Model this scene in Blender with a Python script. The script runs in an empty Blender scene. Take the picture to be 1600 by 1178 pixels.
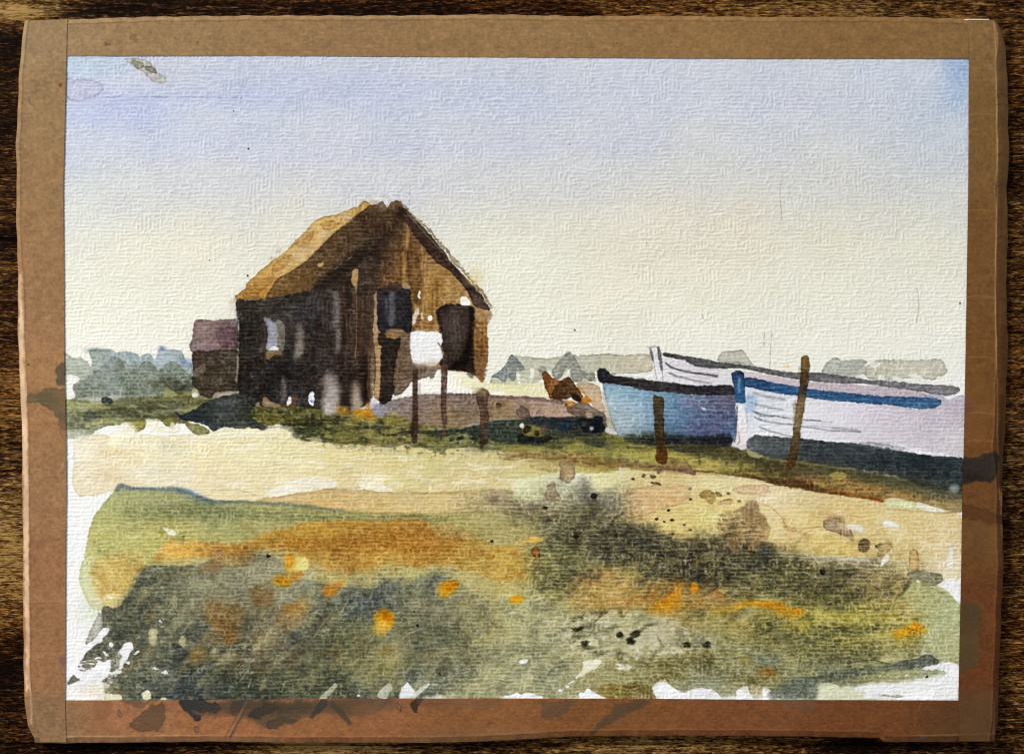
import bpy, math
import numpy as np

# ------------------------------------------------------------------ basics
U = 0.0003                      # metres per traced unit (the sheet is about 42 cm wide)
PITCH = 1.08                     # spacing of the paint grid, traced units
X0, Y0, X1, Y1 = -6.0, -6.0, 1606.0, 1184.0
GW = int((X1 - X0) / PITCH) + 1
GH = int((Y1 - Y0) / PITCH) + 1
xs = (X0 + np.arange(GW) * PITCH).astype(np.float32)
ys = (Y0 + np.arange(GH) * PITCH).astype(np.float32)
X, Y = np.meshgrid(xs, ys)
F32 = np.float32

Z_BOARD = 0.0050
Z_PAPER = 0.0053
Z_TAPE_H = 0.00556
Z_TAPE_V = 0.00576

def noise(sx, sy, seed, oct=1):
    out = np.zeros((GH, GW), F32); amp = 1.0; tot = 0.0
    for o in range(oct):
        r = np.random.RandomState(seed * 17 + o)
        nx = int((X1 - X0) / sx) + 4; ny = int((Y1 - Y0) / sy) + 4
        L = r.uniform(-1, 1, (ny, nx)).astype(F32)
        fx = (xs - X0) / sx; fy = (ys - Y0) / sy
        ix = fx.astype(int); iy = fy.astype(int)
        tx = fx - ix; ty = fy - iy
        tx = tx * tx * (3 - 2 * tx); ty = ty * ty * (3 - 2 * ty)
        a = L[iy][:, ix]; b = L[iy][:, ix + 1]; c = L[iy + 1][:, ix]; d = L[iy + 1][:, ix + 1]
        top = a + (b - a) * tx; bot = c + (d - c) * tx
        out += amp * (top + (bot - top) * ty[:, None]); tot += amp
        amp *= 0.55; sx *= 0.5; sy *= 0.5
    return (out / tot).astype(F32)

def boxblur(a, r):
    if r < 1: return a
    k = 2 * r + 1
    p = np.pad(a, ((r + 1, r), (0, 0)), mode='edge'); c = np.cumsum(p, 0, dtype=np.float64)
    a = ((c[k:] - c[:-k]) / k)
    p = np.pad(a, ((0, 0), (r + 1, r)), mode='edge'); c = np.cumsum(p, 1, dtype=np.float64)
    return ((c[:, k:] - c[:, :-k]) / k).astype(F32)

def blur(a, units):
    r = units / PITCH
    if r < 0.4: return a
    if r < 1.5:
        w = min(1.0, r) * 0.25
        p = np.pad(a, 1, mode='edge')
        a = a * (1 - 2 * w) + w * (p[:-2, 1:-1] + p[2:, 1:-1])
        p = np.pad(a, 1, mode='edge')
        return (a * (1 - 2 * w) + w * (p[1:-1, :-2] + p[1:-1, 2:])).astype(F32)
    r = int(round(r * 0.6)) or 1
    return boxblur(boxblur(a, r), r)

def sm(a, b, x):
    t = np.clip((x - a) / (b - a), 0, 1); return t * t * (3 - 2 * t)

# ------------------------------------------------------------------ felt texture of the paper
def hash2(a, b, k):
    h = (a.astype(np.int64) * 73856093) ^ (b.astype(np.int64) * 19349663) ^ (k * 83492791)
    h = (h ^ (h >> 13)) * 1274126177 & 0x7fffffff
    return ((h >> 5) % 10007).astype(F32) / 10007.0
def weave(A, B_, rowp, cellp, seed):
    # short dents in staggered rows, raised threads between them
    v = B_ / rowp; r = np.floor(v); fv = (v - r) * rowp
    off = hash2(r, r * 0, seed) * cellp
    u = (A + off) / cellp; c = np.floor(u)
    l0 = hash2(r, c, seed + 1) * .7 - .35; l1 = hash2(r, c + 1, seed + 1) * .7 - .35
    fu = u - c
    dl = np.minimum(np.abs(fu - l0), np.abs(fu - 1 - l1)) * cellp
    dl = np.minimum(dl, np.abs(fu + 1 - (hash2(r, c - 1, seed + 1) * .7 - .35)) * cellp)
    sv = .10 + .80 * hash2(r, c, seed + 2)
    sh = .12 + .88 * hash2(r, np.floor(u * 1.35), seed + 3) ** .7
    dv = np.minimum(fv, rowp - fv)
    return np.maximum(np.exp(-(dv / 1.35) ** 2) * sh, np.exp(-(dl / 1.45) ** 2) * sv)
ph1 = noise(30, 12, 1, 2); ph2 = noise(12, 30, 2, 2); ph3 = noise(9, 7, 10, 2)
Hr = weave(X + 2.5 * ph2, Y + 3.2 * ph1 + 1.2 * ph3, 6.0, 12.5, 3)
Vr = weave(Y + 2.5 * ph1, X + 3.2 * ph2 + 1.2 * ph3, 6.3, 12.0, 9)
sel = noise(19, 12, 3, 2) + 0.2 * noise(60, 60, 4) + 0.34 + 0.16 * sm(480, 700, Y)
wsel = sm(-0.10, 0.10, sel)
T = (wsel * Hr + (1 - wsel) * Vr) * 2 - 1.0
T = blur(T.astype(F32), 0.9)
fine = noise(2.6, 2.6, 6, 2)
T = (T * (0.85 + 0.4 * noise(30, 24, 66, 2)) + 0.42 * noise(6.5, 3.6, 7, 2) + 0.16 * fine).astype(F32)
fibre = 1 - sm(0.0, 0.16, np.abs(noise(8, 8, 67, 3)))          # thin curled fibres that stay pale
GR = np.clip(-T * 0.62 + 0.34 * noise(3.0, 2.4, 8, 2) + 0.2 * noise(9, 7, 9, 2) - 0.45 * fibre + 0.05, -1.25, 1.25).astype(F32)

# wobble fields for hand-made edges
wx = (1.6 * noise(11, 11, 11, 2) + 3.0 * noise(38, 38, 12)).astype(F32)
wy = (1.6 * noise(11, 11, 13, 2) + 3.0 * noise(38, 38, 14)).astype(F32)
fx_ = (1.5 * noise(4.5, 4.5, 15, 2)).astype(F32)
fy_ = (1.5 * noise(4.5, 4.5, 16, 2)).astype(F32)
VAR1 = noise(46, 30, 21, 3); VAR2 = noise(20, 14, 22, 2); VAR3 = noise(120, 80, 23, 2)

RAG = (0.55 * noise(4.2, 3.6, 31, 2) - 0.35 * T + 0.35 * noise(9, 8, 32)).astype(F32)
MOT1 = noise(13, 9, 33, 3); MOT2 = noise(24, 17, 34, 3); MOT3 = noise(7, 5.5, 35, 2)

def ad(L, dr, dg, db): return [(x, y, r + dr, g + dg, b + db) for x, y, r, g, b in L]
def rgb(c): return np.array(c, F32) / 255.0
C = np.zeros((GH, GW, 3), F32); C[:] = rgb((246, 246, 243))      # paper
D = np.zeros((GH, GW, 3), F32)                                   # gummed tape

def idw(samples, p=2.6, region=None):
    sl = region or (slice(0, GH), slice(0, GW))
    x = X[sl]; y = Y[sl]
    num = np.zeros(x.shape + (3,), F32); den = np.zeros(x.shape, F32)
    for s in samples:
        w = 1.0 / (((x - s[0]) ** 2 + (y - s[1]) ** 2) / 400.0 + 1.0) ** (p / 2)
        num += w[..., None] * rgb(s[2:5]); den += w
    return num / den[..., None]

def csmooth(pts, n=4, k=0.35, closed=True):
    pts = np.array(pts, np.float64); N = len(pts); out = []
    rng = range(N if closed else N - 1)
    for i in rng:
        p1 = pts[i]; p2 = pts[(i + 1) % N]
        p0 = pts[i - 1] if (closed or i > 0) else p1
        p3 = pts[(i + 2) % N] if (closed or i + 2 < N) else p2
        m1 = (p2 - p0) * k; m2 = (p3 - p1) * k
        L = np.linalg.norm(p2 - p1) + 1e-6
        for m in (m1, m2):
            q = np.linalg.norm(m)
            if q > L: m *= L / q
        for j in range(n):
            t = j / n; t2 = t * t; t3 = t2 * t
            out.append((2*t3-3*t2+1)*p1 + (t3-2*t2+t)*m1 + (-2*t3+3*t2)*p2 + (t3-t2)*m2)
    if not closed: out.append(pts[-1])
    return np.array(out)

def bbox(x0, y0, x1, y1, m=14):
    i0 = max(0, int((x0 - m - X0) / PITCH)); i1 = min(GW, int((x1 + m - X0) / PITCH) + 2)
    j0 = max(0, int((y0 - m - Y0) / PITCH)); j1 = min(GH, int((y1 + m - Y0) / PITCH) + 2)
    return (slice(j0, max(j1, j0 + 1)), slice(i0, max(i1, i0 + 1)))

def polymask(pts, wob=0.6, fw=0.6, soft=0.8, smooth=True, ragged=True):
    p = csmooth(pts) if smooth else np.array(pts, np.float64)
    m = 10 + soft * 2.2
    sl = bbox(p[:, 0].min(), p[:, 1].min(), p[:, 0].max(), p[:, 1].max(), m)
    x = X[sl] + wob * wx[sl] + fw * fx_[sl]; y = Y[sl] + wob * wy[sl] + fw * fy_[sl]
    ins = np.zeros(x.shape, bool)
    q = np.roll(p, -1, 0)
    for (ax, ay), (bx, by) in zip(p, q):
        if ay == by: continue
        # only rows that can cross
        r0 = np.searchsorted(ys[sl[0]], min(ay, by) - 9); r1 = np.searchsorted(ys[sl[0]], max(ay, by) + 9)
        if r1 <= r0: continue
        yy = y[r0:r1]
        c = ((ay > yy) != (by > yy)) & (x[r0:r1] < (bx - ax) * (yy - ay) / (by - ay) + ax)
        ins[r0:r1] ^= c
    m = ins.astype(F32)
    if 0 < soft < 2.2:
        g = blur(m, 2.0) + (0.30 * RAG[sl] if ragged else 0) * 1.0
        m = sm(.5 - .12 - .1 * soft, .5 + .12 + .1 * soft, g)
        return sl, m.astype(F32)
    return sl, blur(m, soft)

def lay(sl, m, col, a=1.0, gran=0.25, var=0.08, edge=0.0, er=3.5, mul=False, tgt=None, dry=None, light=False):
    tgt = C if tgt is None else tgt
    base = m
    if dry is not None: m = m * sm(dry - 0.18, dry + 0.18, -T[sl] * 0.6 + 0.6 * VAR2[sl])
    ga = gran * (0.25 if (a > .9 and gran < .9) else 0.8)
    al = m * a * (1 + ga * GR[sl] + var * 1.2 * VAR2[sl])
    al = np.clip(al, 0, 1)[..., None]
    col = rgb(col) if not isinstance(col, np.ndarray) else col
    cc = col * (1 + var * (0.8 * VAR1[sl] + 0.5 * VAR2[sl]))[..., None]
    if gran and not light: cc = cc * (1 - 0.16 * gran * GR[sl])[..., None]
    src = tgt[sl]
    if mul: res = src * (1 - al * (1 - cc))
    else: res = src * (1 - al) + cc * al
    if edge:
        e = np.clip(base - blur(base, er), 0, 1) * 3 * edge * (0.6 + 0.6 * np.clip(VAR2[sl] + .4, 0, 1.4)) * min(1, a * 1.3)
        res = res * (1 - np.clip(e, 0, .8))[..., None]
    tgt[sl] = np.clip(res, 0.01, 1)

def P(pts, col, a=1.0, wob=0.7, fw=1.0, soft=0.8, smooth=True, **k):
    sl, m = polymask(pts, wob, fw, soft, smooth)
    if isinstance(col, list): col = idw(col, 3.0, sl)
    lay(sl, m, col, a, **k)

def B(x, y, rx, ry, col, a=0.8, ang=0.0, soft=0.5, wob=1.2, fw=0.8, **k):
    R = max(rx, ry) * (1 + soft) + 8
    sl = bbox(x - R, y - R, x + R, y + R, 4)
    dx = X[sl] + wob * wx[sl] + fw * fx_[sl] - x; dy = Y[sl] + wob * wy[sl] + fw * fy_[sl] - y
    c, s = math.cos(math.radians(ang)), math.sin(math.radians(ang))
    u = (dx * c + dy * s) / rx; v = (-dx * s + dy * c) / ry
    d = np.sqrt(u * u + v * v)
    m = 1 - sm(1 - soft, 1 + soft, d)
    lay(sl, m.astype(F32), col, a, **k)

def S(pts, w, col, a=1.0, wob=0.3, fw=0.5, soft=0.8, **k):
    p = csmooth(pts, closed=False) if len(pts) > 2 else np.array(pts, float)
    n = len(p)
    ww = np.interp(np.linspace(0, 1, n), np.linspace(0, 1, len(w)), w) if isinstance(w, (list, tuple)) else np.full(n, float(w))
    m = ww.max() + 8 + soft * 2
    sl = bbox(p[:, 0].min(), p[:, 1].min(), p[:, 0].max(), p[:, 1].max(), m)
    x = X[sl] + wob * wx[sl] + fw * fx_[sl]; y = Y[sl] + wob * wy[sl] + fw * fy_[sl]
    best = np.full(x.shape, 1e9, F32)
    for i in range(n - 1):
        ax, ay = p[i]; bx, by = p[i + 1]; dx, dy = bx - ax, by - ay
        L2 = dx * dx + dy * dy + 1e-9
        t = np.clip(((x - ax) * dx + (y - ay) * dy) / L2, 0, 1)
        d = np.sqrt((x - ax - t * dx) ** 2 + (y - ay - t * dy) ** 2) - (ww[i] + (ww[i + 1] - ww[i]) * t) / 2
        best = np.minimum(best, d)
    mk = 1 - sm(-soft, soft + 0.2, best)
    lay(sl, mk.astype(F32), col, a, **k)

def mottle(pts, items, soft=6, diag=False):
    # irregular wet-in-wet flecks inside an outline: (colour, noise field, threshold, width, strength)
    sl, m = polymask(pts, 1.2, 1.2, soft)
    for col, f, th, wd, st in items:
        k = sm(abs(th), abs(th) + abs(wd), f[sl] * (1 if wd > 0 else -1))
        lay(sl, (m * k).astype(F32), col, st, gran=.5, var=.1)
def diagnoise(ang, along, across, seed, oct=2):
    # noise stretched along a brush direction
    c, s_ = math.cos(math.radians(ang)), math.sin(math.radians(ang))
    u = (X * c + Y * s_ + 3 * wx) / along + 200; v = (-X * s_ + Y * c + 2 * wy) / across + 600
    r = np.random.RandomState(seed); out = 0; amp = 1; tot = 0
    for o in range(oct):
        L = r.uniform(-1, 1, (512, 512)).astype(F32)
        iu = np.floor(u).astype(int); iv = np.floor(v).astype(int); tu = u - iu; tv = v - iv
        tu = tu * tu * (3 - 2 * tu); tv = tv * tv * (3 - 2 * tv)
        g = lambda a, b: L[(iv + b) % 512, (iu + a) % 512]
        out = out + amp * ((g(0,0)*(1-tu)+g(1,0)*tu)*(1-tv)+(g(0,1)*(1-tu)+g(1,1)*tu)*tv); tot += amp
        amp *= .5; u = u * 2; v = v * 2
    return (out / tot).astype(F32)
# ================================================================== PAINTING
# ---- sky wash
SKY = [(110,95,190,205,226),(150,150,190,200,232),(110,230,198,208,232),(130,330,224,230,232),(250,120,198,204,224),(250,200,196,204,230),
 (400,110,190,197,222),(400,180,194,201,226),(560,110,192,199,223),(620,180,196,202,226),(800,110,196,203,224),(800,190,200,205,225),(1000,120,202,208,226),
 (1000,200,206,210,226),(1200,120,205,211,227),(1200,200,212,216,226),(1350,150,206,212,227),(1440,110,205,214,230),(1500,105,165,188,226),(1500,150,168,190,222),(1500,210,200,210,225),(1500,330,222,224,224),
 (200,300,218,222,228),(300,270,214,217,228),(420,270,210,213,226),(560,270,212,215,226),(700,280,212,215,224),(900,280,216,218,224),(1100,270,222,222,220),(1300,280,222,222,220),
 (300,380,234,230,216),(200,400,236,234,222),(450,340,228,226,218),(760,370,228,228,220),(900,370,230,228,216),(1050,340,230,224,210),(1150,350,232,224,206),(1300,370,228,226,212),(1450,390,232,231,220),
 (150,480,240,240,230),(300,470,238,237,226),(820,450,238,237,224),(950,440,236,232,216),(1100,440,234,231,216),(1300,460,236,235,224),(1450,480,239,238,230),
 (150,540,243,243,236),(850,540,240,240,230),(1100,530,240,239,230),(1300,530,241,240,232),(1480,540,243,243,238)]
sky = idw(ad(SKY, 3, 1, -7), 3.0)
vy = np.clip((Y - 90) / 470, 0, 1)
grad = np.stack([np.interp(vy, [0, .2, .38, .48, .62, .82, 1], v) for v in ([206,206,209,214,230,237,241],[209,210,210,213,227,235,240],[220,221,213,210,212,222,231])], -1).astype(F32) / 255
sky = (0.48 * sky + 0.52 * grad).astype(F32)
sl = bbox(90, 80, 1524, 640, 0)
m = (1 - sm(560, 625, Y[sl] + 2 * wy[sl])).astype(F32)
lay(sl, m, np.clip(sky[sl], 0, 1), 1.0, gran=0.0, var=0.014)
for (bx, by, rx, ry, col, a) in [(180,170,70,26,(184,194,230),.5),(330,150,120,22,(188,196,226),.35),(520,140,120,26,(186,193,222),.4),(760,150,140,24,(192,199,224),.35),
      (300,225,110,20,(198,205,232),.35),(900,230,150,16,(204,208,226),.3),(620,230,120,18,(198,203,226),.35),(1080,150,110,24,(203,209,226),.3),(1260,165,90,14,(206,208,224),.35),
      (440,245,60,16,(205,209,228),.4),(620,300,90,16,(210,212,222),.35),(960,360,150,30,(232,226,210),.3),(1130,370,180,40,(230,224,208),.3),(260,400,120,40,(234,230,216),.25),
      (1380,120,60,16,(206,214,230),.4),(1010,390,80,24,(232,224,208),.25),(690,325,26,12,(226,222,214),.5),(800,420,70,30,(238,238,222),.5),(1330,340,110,16,(226,222,212),.3)]:
    B(bx, by, rx, ry, col, a, soft=.9, wob=4, gran=.12, var=.02)
B(1503,112,20,22,(150,178,218),.5,soft=.9,gran=.5,wob=2); B(1494,148,22,16,(158,186,214),.4,soft=.9,gran=.5,wob=2)
P([(102,126),(128,124),(158,128),(164,140),(150,151),(130,158),(104,155)],(194,194,214),.55,edge=.16,gran=.1,var=.02)
P([(103,89),(196,89),(205,104),(180,112),(103,120)],(188,208,224),.5,soft=8,gran=.2)
P([(196,90),(222,90),(240,103),(248,112),(258,118),(261,128),(250,132),(236,126),(226,116),(212,108)],(190,186,170),.6,edge=.2,wob=1.2,fw=1.2)
P([(206,93),(220,97),(226,104),(216,110),(209,103)],(150,142,118),.7,edge=.2,wob=1,fw=1.2)
P([(227,103),(240,107),(246,113),(238,114),(228,110)],(140,132,115),.7,edge=.25,wob=1,fw=1.2)
S([(148,151),(210,152),(290,152),(380,154)],1.1,(140,146,188),.4,gran=.8)
for q in ([(1222,268),(1219,310),(1221,345)],[(1433,450),(1436,478),(1432,505)],[(1207,520),(1204,545),(1203,575)],[(1196,520),(1194,540)],[(640,320),(641,290)],[(1095,490),(1100,500)]):
    S(q,1.0,(150,150,148),.5,gran=.9)
for (dx, dy, r) in [(387,431,1.7),(327,407,.9),(388,233,1.5),(898,516,1.5),(1500,474,1.6),(672,415,.8),(365,174,1),(890,226,.9),(1010,380,.8)]:
    B(dx,dy,r,r,(30,28,26),.95,soft=.3,wob=0,fw=0,gran=0)

# ---- distant trees, left
P([(98,550),(112,559),(128,558),(139,568),(144,573),(146,565),(140,550),(146,545),(173,546),(182,552),(198,549),(211,554),(218,559),(233,553),(242,566),(246,551),(250,541),(258,547),(279,547),(290,563),(302,570),(304,626),(98,632)],
  [(110,565,188,196,184),(130,580,186,192,172),(160,560,160,172,168),(205,560,172,184,190),(250,560,178,192,202),(285,570,160,172,172),(200,600,148,156,140),(270,600,140,148,132),(120,620,160,162,140)],.9,edge=.08,soft=1.8,wob=.8,var=.05)
P([(98,588),(112,584),(124,590),(122,600),(114,606),(117,621),(98,625)],(244,245,236),.96,wob=.6)
P([(112,604),(119,594),(134,592),(146,583),(160,574),(176,560),(188,562),(196,577),(211,579),(222,568),(233,567),(240,574),(247,581),(258,572),(268,567),(279,571),(292,584),(302,592),(302,622),(250,618),(200,624),(140,618),(116,624),(119,613)],
  [(125,605,124,130,116),(160,585,134,142,134),(180,575,140,150,152),(215,590,136,144,126),(240,600,126,132,112),(280,590,120,128,114),(290,610,90,92,76)],.7,edge=.08,soft=2.1,wob=1,var=.06,gran=.4)
mottle([(146,560),(200,560),(240,575),(292,580),(300,620),(140,618)],[((150,158,138),MOT1,.15,.25,.45),((112,120,104),MOT2,.12,.25,.45)],soft=4)
B(252,545,6,4,(90,106,150),.5,soft=.8); B(288,566,9,7,(100,124,158),.6,soft=.9); B(150,548,16,4,(128,140,136),.5,soft=.8)
S([(236,555),(262,553),(285,556)],1.2,(140,150,160),.5)
B(262,600,22,9,(92,92,72),.6,soft=.8,gran=.5); B(278,612,20,8,(72,72,56),.6,soft=.8,gran=.5)
# field
P([(98,625),(130,627),(160,626),(240,618),(310,612),(345,625),(330,645),(290,660),(235,655),(190,662),(160,668),(140,682),(118,686),(98,678)],
  [(105,640,150,152,98),(150,640,162,160,104),(200,625,122,122,84),(250,640,112,112,74),(300,635,118,116,70),(120,665,186,190,164),(110,680,205,212,196),(280,652,100,96,60)],.96,wob=.8,edge=.12,gran=.45,var=.08)
P([(140,628),(150,620),(200,618),(155,632)],(232,232,214),.4,soft=2)
S([(153,648),(200,642),(240,637),(275,633)],[14,18,18,14],(88,88,66),.75,soft=3,gran=.5)
S([(215,650),(275,648)],10,(84,84,62),.55,soft=3,gran=.5)
P([(254,610),(260,606),(275,616),(268,622),(254,618)],(176,172,112),.6,soft=2)
B(166,628,9.5,7,(62,68,68),.92,ang=40,soft=.18,edge=.3); B(140,651,10,10,(70,78,76),.8,soft=.35,edge=.2)
P([(196,657),(226,655),(228,664),(222,672),(212,676),(205,668)],(150,142,66),.85,edge=.2)
P([(252,653),(272,652),(276,662),(266,667),(256,663)],(140,132,64),.8,edge=.15)

# ---- sand, upper
P([(112,690),(124,682),(160,678),(190,682),(260,680),(330,672),(420,668),(470,672),(560,694),(640,694),(760,690),(940,690),(960,700),(960,770),(840,772),(640,770),(540,765),(480,769),(395,784),(330,780),(296,764),(210,762),(180,768),(150,775),(122,772),(114,745),(112,715)],
  ad([(120,700,246,240,222),(130,740,240,226,196),(190,700,240,224,186),(180,750,240,222,188),(240,690,240,228,180),(250,740,243,234,210),(330,690,244,234,196),(330,740,240,224,184),(420,690,240,230,186),(450,740,238,226,184),(540,720,234,220,162),(620,730,226,210,150),(700,720,216,204,146),(720,755,226,208,160),(800,735,218,204,140),(800,760,226,210,164),(880,735,208,190,126),(940,720,190,172,100),(560,755,232,214,170)],-2,-1,-2),.97,edge=.05,wob=1.2,gran=.12,var=.035)
P([(166,692),(186,664),(195,660),(205,659),(214,672),(224,680),(250,682),(300,676),(330,670),(345,666),(420,668),(460,668),(440,676),(390,682),(330,688),(260,696),(200,700)],(246,240,214),.75,soft=2.5,wob=1,gran=.1)
P([(227,655),(250,654),(252,664),(262,668),(268,658),(286,668),(270,676),(236,672)],(244,240,214),.7,soft=1.5)
P([(480,745),(525,748),(523,761),(470,769),(430,778),(415,768)],(248,242,226),.85,soft=2)
P([(560,748),(600,748),(602,760),(620,768),(570,769)],(248,240,214),.9,soft=1.2)
P([(668,760),(674,757),(672,766)],(246,238,214),.9)
P([(392,784),(420,777),(480,769),(525,762),(560,766),(640,769),(760,766),(830,770),(840,800),(700,806),(530,798),(470,788)],
  ad([(430,780,224,190,140),(520,775,216,178,122),(600,780,216,184,128),(700,780,214,184,132),(800,785,206,180,136)],-6,2,-2),.85,edge=.14,soft=1.4,gran=.2)
S([(330,766),(360,765),(385,768),(400,774)],.9,(176,150,110),.5)
# ---- olive foreground wash
P([(180,765),(190,757),(205,762),(240,762),(275,762),(297,768),(312,775),(330,781),(360,781),(392,782),(480,789),(535,796),(640,800),(760,798),(850,800),(850,905),(760,930),(600,920),(420,900),(260,905),(200,950),(150,955),(128,925),(122,900),(130,870),(140,820),(155,795),(170,778)],
  [(180,790,176,180,128),(160,850,188,190,130),(140,900,212,222,184),(250,790,168,172,124),(250,840,190,188,124),(340,800,160,166,120),(420,810,170,168,118),(520,805,172,168,112),(620,800,190,170,112),(700,810,186,176,118),(780,810,176,168,118),(800,830,178,172,124),(300,880,196,186,118),(170,930,206,190,124)],.96,wob=.7,edge=.08,soft=1.2,gran=.35,var=.05)
B(150,955,28,30,(226,232,212),.6,soft=.9)
S([(184,765),(190,759),(205,764),(240,764),(275,764),(297,769),(315,777),(335,783),(392,785),(440,788),(500,795),(545,800)],[8,8,6,5,7,8,7,5,3,3,3,1],(92,110,130),.62,soft=2.2,gran=.2)
S([(280,768),(300,776),(330,786)],8,(92,116,132),.45,soft=4)
for (a,b,c,d) in [(330,800,60,9),(420,805,70,8),(520,812,60,7),(590,806,60,5),(640,808,50,6),(300,790,40,8),(230,800,40,14)]:
    B(a,b,c,d,(126,134,98),.45,soft=.9,gran=1.1)
P([(253,824),(264,828),(275,832),(271,838),(262,836)],(250,246,222),.95,fw=.8)
# ochre band
P([(240,875),(265,847),(305,845),(367,850),(405,838),(442,824),(480,817),(510,815),(565,812),(655,812),(672,826),(684,842),(720,840),(755,842),(772,852),(800,852),(840,855),(862,872),(850,905),(825,912),(800,916),(782,924),(752,917),(715,888),(690,882),(665,890),(640,884),(625,887),(596,902),(580,907),(545,905),(502,896),(480,892),(475,878),(440,868),(410,862),(392,866),(367,882),(330,872),(300,884),(270,884)],
  ad([(260,865,214,164,86),(310,855,206,152,72),(370,862,186,130,58),(440,840,188,136,56),(500,835,190,138,56),(560,850,184,128,54),(640,830,180,122,44),(680,860,184,128,52),(600,880,188,140,66),(740,860,180,142,72),(740,900,190,148,76),(800,870,194,154,76),(800,905,196,148,68),(840,880,180,150,80)],6,20,18),.92,wob=1.0,edge=.03,soft=3.4,gran=.6,var=.11)
for (a,b,c,d) in [(640,832,60,16),(580,850,70,12),(690,850,40,16),(480,850,50,10)]:
    B(a,b,c,d,(164,112,44),.45,soft=.9,gran=.9)
P([(137,895),(145,880),(165,868),(195,862),(222,868),(226,890),(210,918),(190,936),(165,940),(148,925)],[(170,880,204,182,118),(180,910,196,172,106),(150,905,202,178,112)],.7,edge=.03,soft=4,gran=.6)
P([(160,932),(176,926),(196,930),(190,945),(170,950)],(232,224,168),.7,soft=2)
P([(180,936),(172,928),(166,932)],(240,236,208),.8)
P([(690,880),(740,900),(800,912),(840,905),(850,935),(800,950),(730,945),(690,910)],(190,184,128),.9,soft=5,gran=.3)
# ---- pale wash lower right
P([(800,940),(860,900),(960,880),(1100,880),(1300,900),(1430,900),(1500,940),(1500,1040),(1440,1060),(1300,1075),(1200,1085),(1000,1085),(850,1092),(700,1092),(620,1060),(640,960),(700,905),(760,915)],
  [(720,940,180,180,140),(780,960,192,192,150),(740,1050,166,170,140),(850,990,180,182,150),(850,1060,166,170,146),(930,1000,186,188,160),(1050,1030,160,162,124),(1150,1020,150,152,116),(1300,1000,160,160,104),(1400,960,184,184,122),(1470,980,196,202,162),(1470,1040,160,168,148),(1300,1050,132,138,118),(1100,1070,158,164,146),(950,1070,160,158,120),(1300,930,160,152,96),(1100,930,156,144,90),(950,920,186,160,98),(650,1060,160,164,140)],.96,soft=3,wob=1.2,gran=.45,var=.05)
# peach wash right of middle
P([(800,752),(860,742),(960,735),(1020,732),(1100,735),(1220,748),(1330,775),(1380,782),(1500,802),(1500,905),(1440,905),(1420,880),(1330,870),(1200,860),(1050,850),(960,830),(880,810),(820,800)],
  ad([(840,765,238,230,196),(900,760,246,240,220),(950,755,240,228,184),(1000,780,228,198,150),(1040,770,226,194,146),(960,800,224,200,154),(1050,820,228,206,150),(1120,810,230,214,156),(1150,770,240,220,180),(1220,780,236,212,180),(1250,810,230,206,160),(1320,800,228,198,152),(1400,820,228,204,162),(1470,850,234,208,174),(1480,890,244,226,206),(1300,850,226,200,142),(1400,870,210,190,150)],-6,2,-7),.97,soft=2,wob=1,gran=.2,var=.04)

S([(930,702),(1040,700),(1160,708),(1300,738),(1400,758),(1512,784)],[14,16,16,18,20,20],(92,86,56),.95,soft=3,gran=.5)
# ---- dune line under the boats
P([(930,700),(1000,690),(1080,694),(1150,700),(1180,712),(1240,722),(1330,742),(1400,756),(1503,778),(1503,800),(1440,790),(1380,785),(1300,772),(1220,756),(1150,742),(1080,734),(1000,736),(940,724)],
  [(960,710,168,160,84),(1020,715,176,164,82),(1100,715,176,160,80),(1150,722,160,146,76),(1200,735,110,92,56),(1260,745,140,104,56),(1330,758,166,130,72),(1400,770,168,136,80),(1480,790,164,146,104)],.95,wob=.9,soft=1.6,gran=.5,var=.1)
P([(800,700),(880,702),(950,716),(1000,726),(1080,734),(1140,744),(1060,738),(960,732),(860,722),(780,716)],(132,100,52),.55,soft=3,gran=.9)
S([(960,722),(1010,728),(1060,732),(1085,742)],[2,9,8,3],(140,108,76),.8,soft=1.6,gran=.4)
P([(1030,721),(1046,716),(1070,722),(1088,743),(1060,736),(1030,732)],(138,104,78),.75,edge=.15)
S([(1085,736),(1130,739),(1180,745),(1240,757),(1320,772),(1380,782)],[1.5,2.5,7,9,5,2],(92,58,30),.8,soft=2,gran=1)
S([(1180,740),(1230,748),(1290,766)],[10,14,6],(84,50,26),.6,soft=4,gran=1)
S([(1360,780),(1378,784)],3,(170,60,20),.8,soft=1.2)
S([(1290,765),(1370,781)],3,(160,90,30),.6,soft=1.2)
P([(1384,780),(1410,781),(1434,787),(1460,792),(1490,801),(1450,801),(1410,796),(1386,795)],(226,226,182),.95,wob=.5,edge=.1)
P([(1432,786),(1452,791),(1480,799),(1440,798)],(240,238,222),.8)
S([(1386,796),(1430,799),(1500,801)],1.2,(176,140,110),.6)
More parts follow.
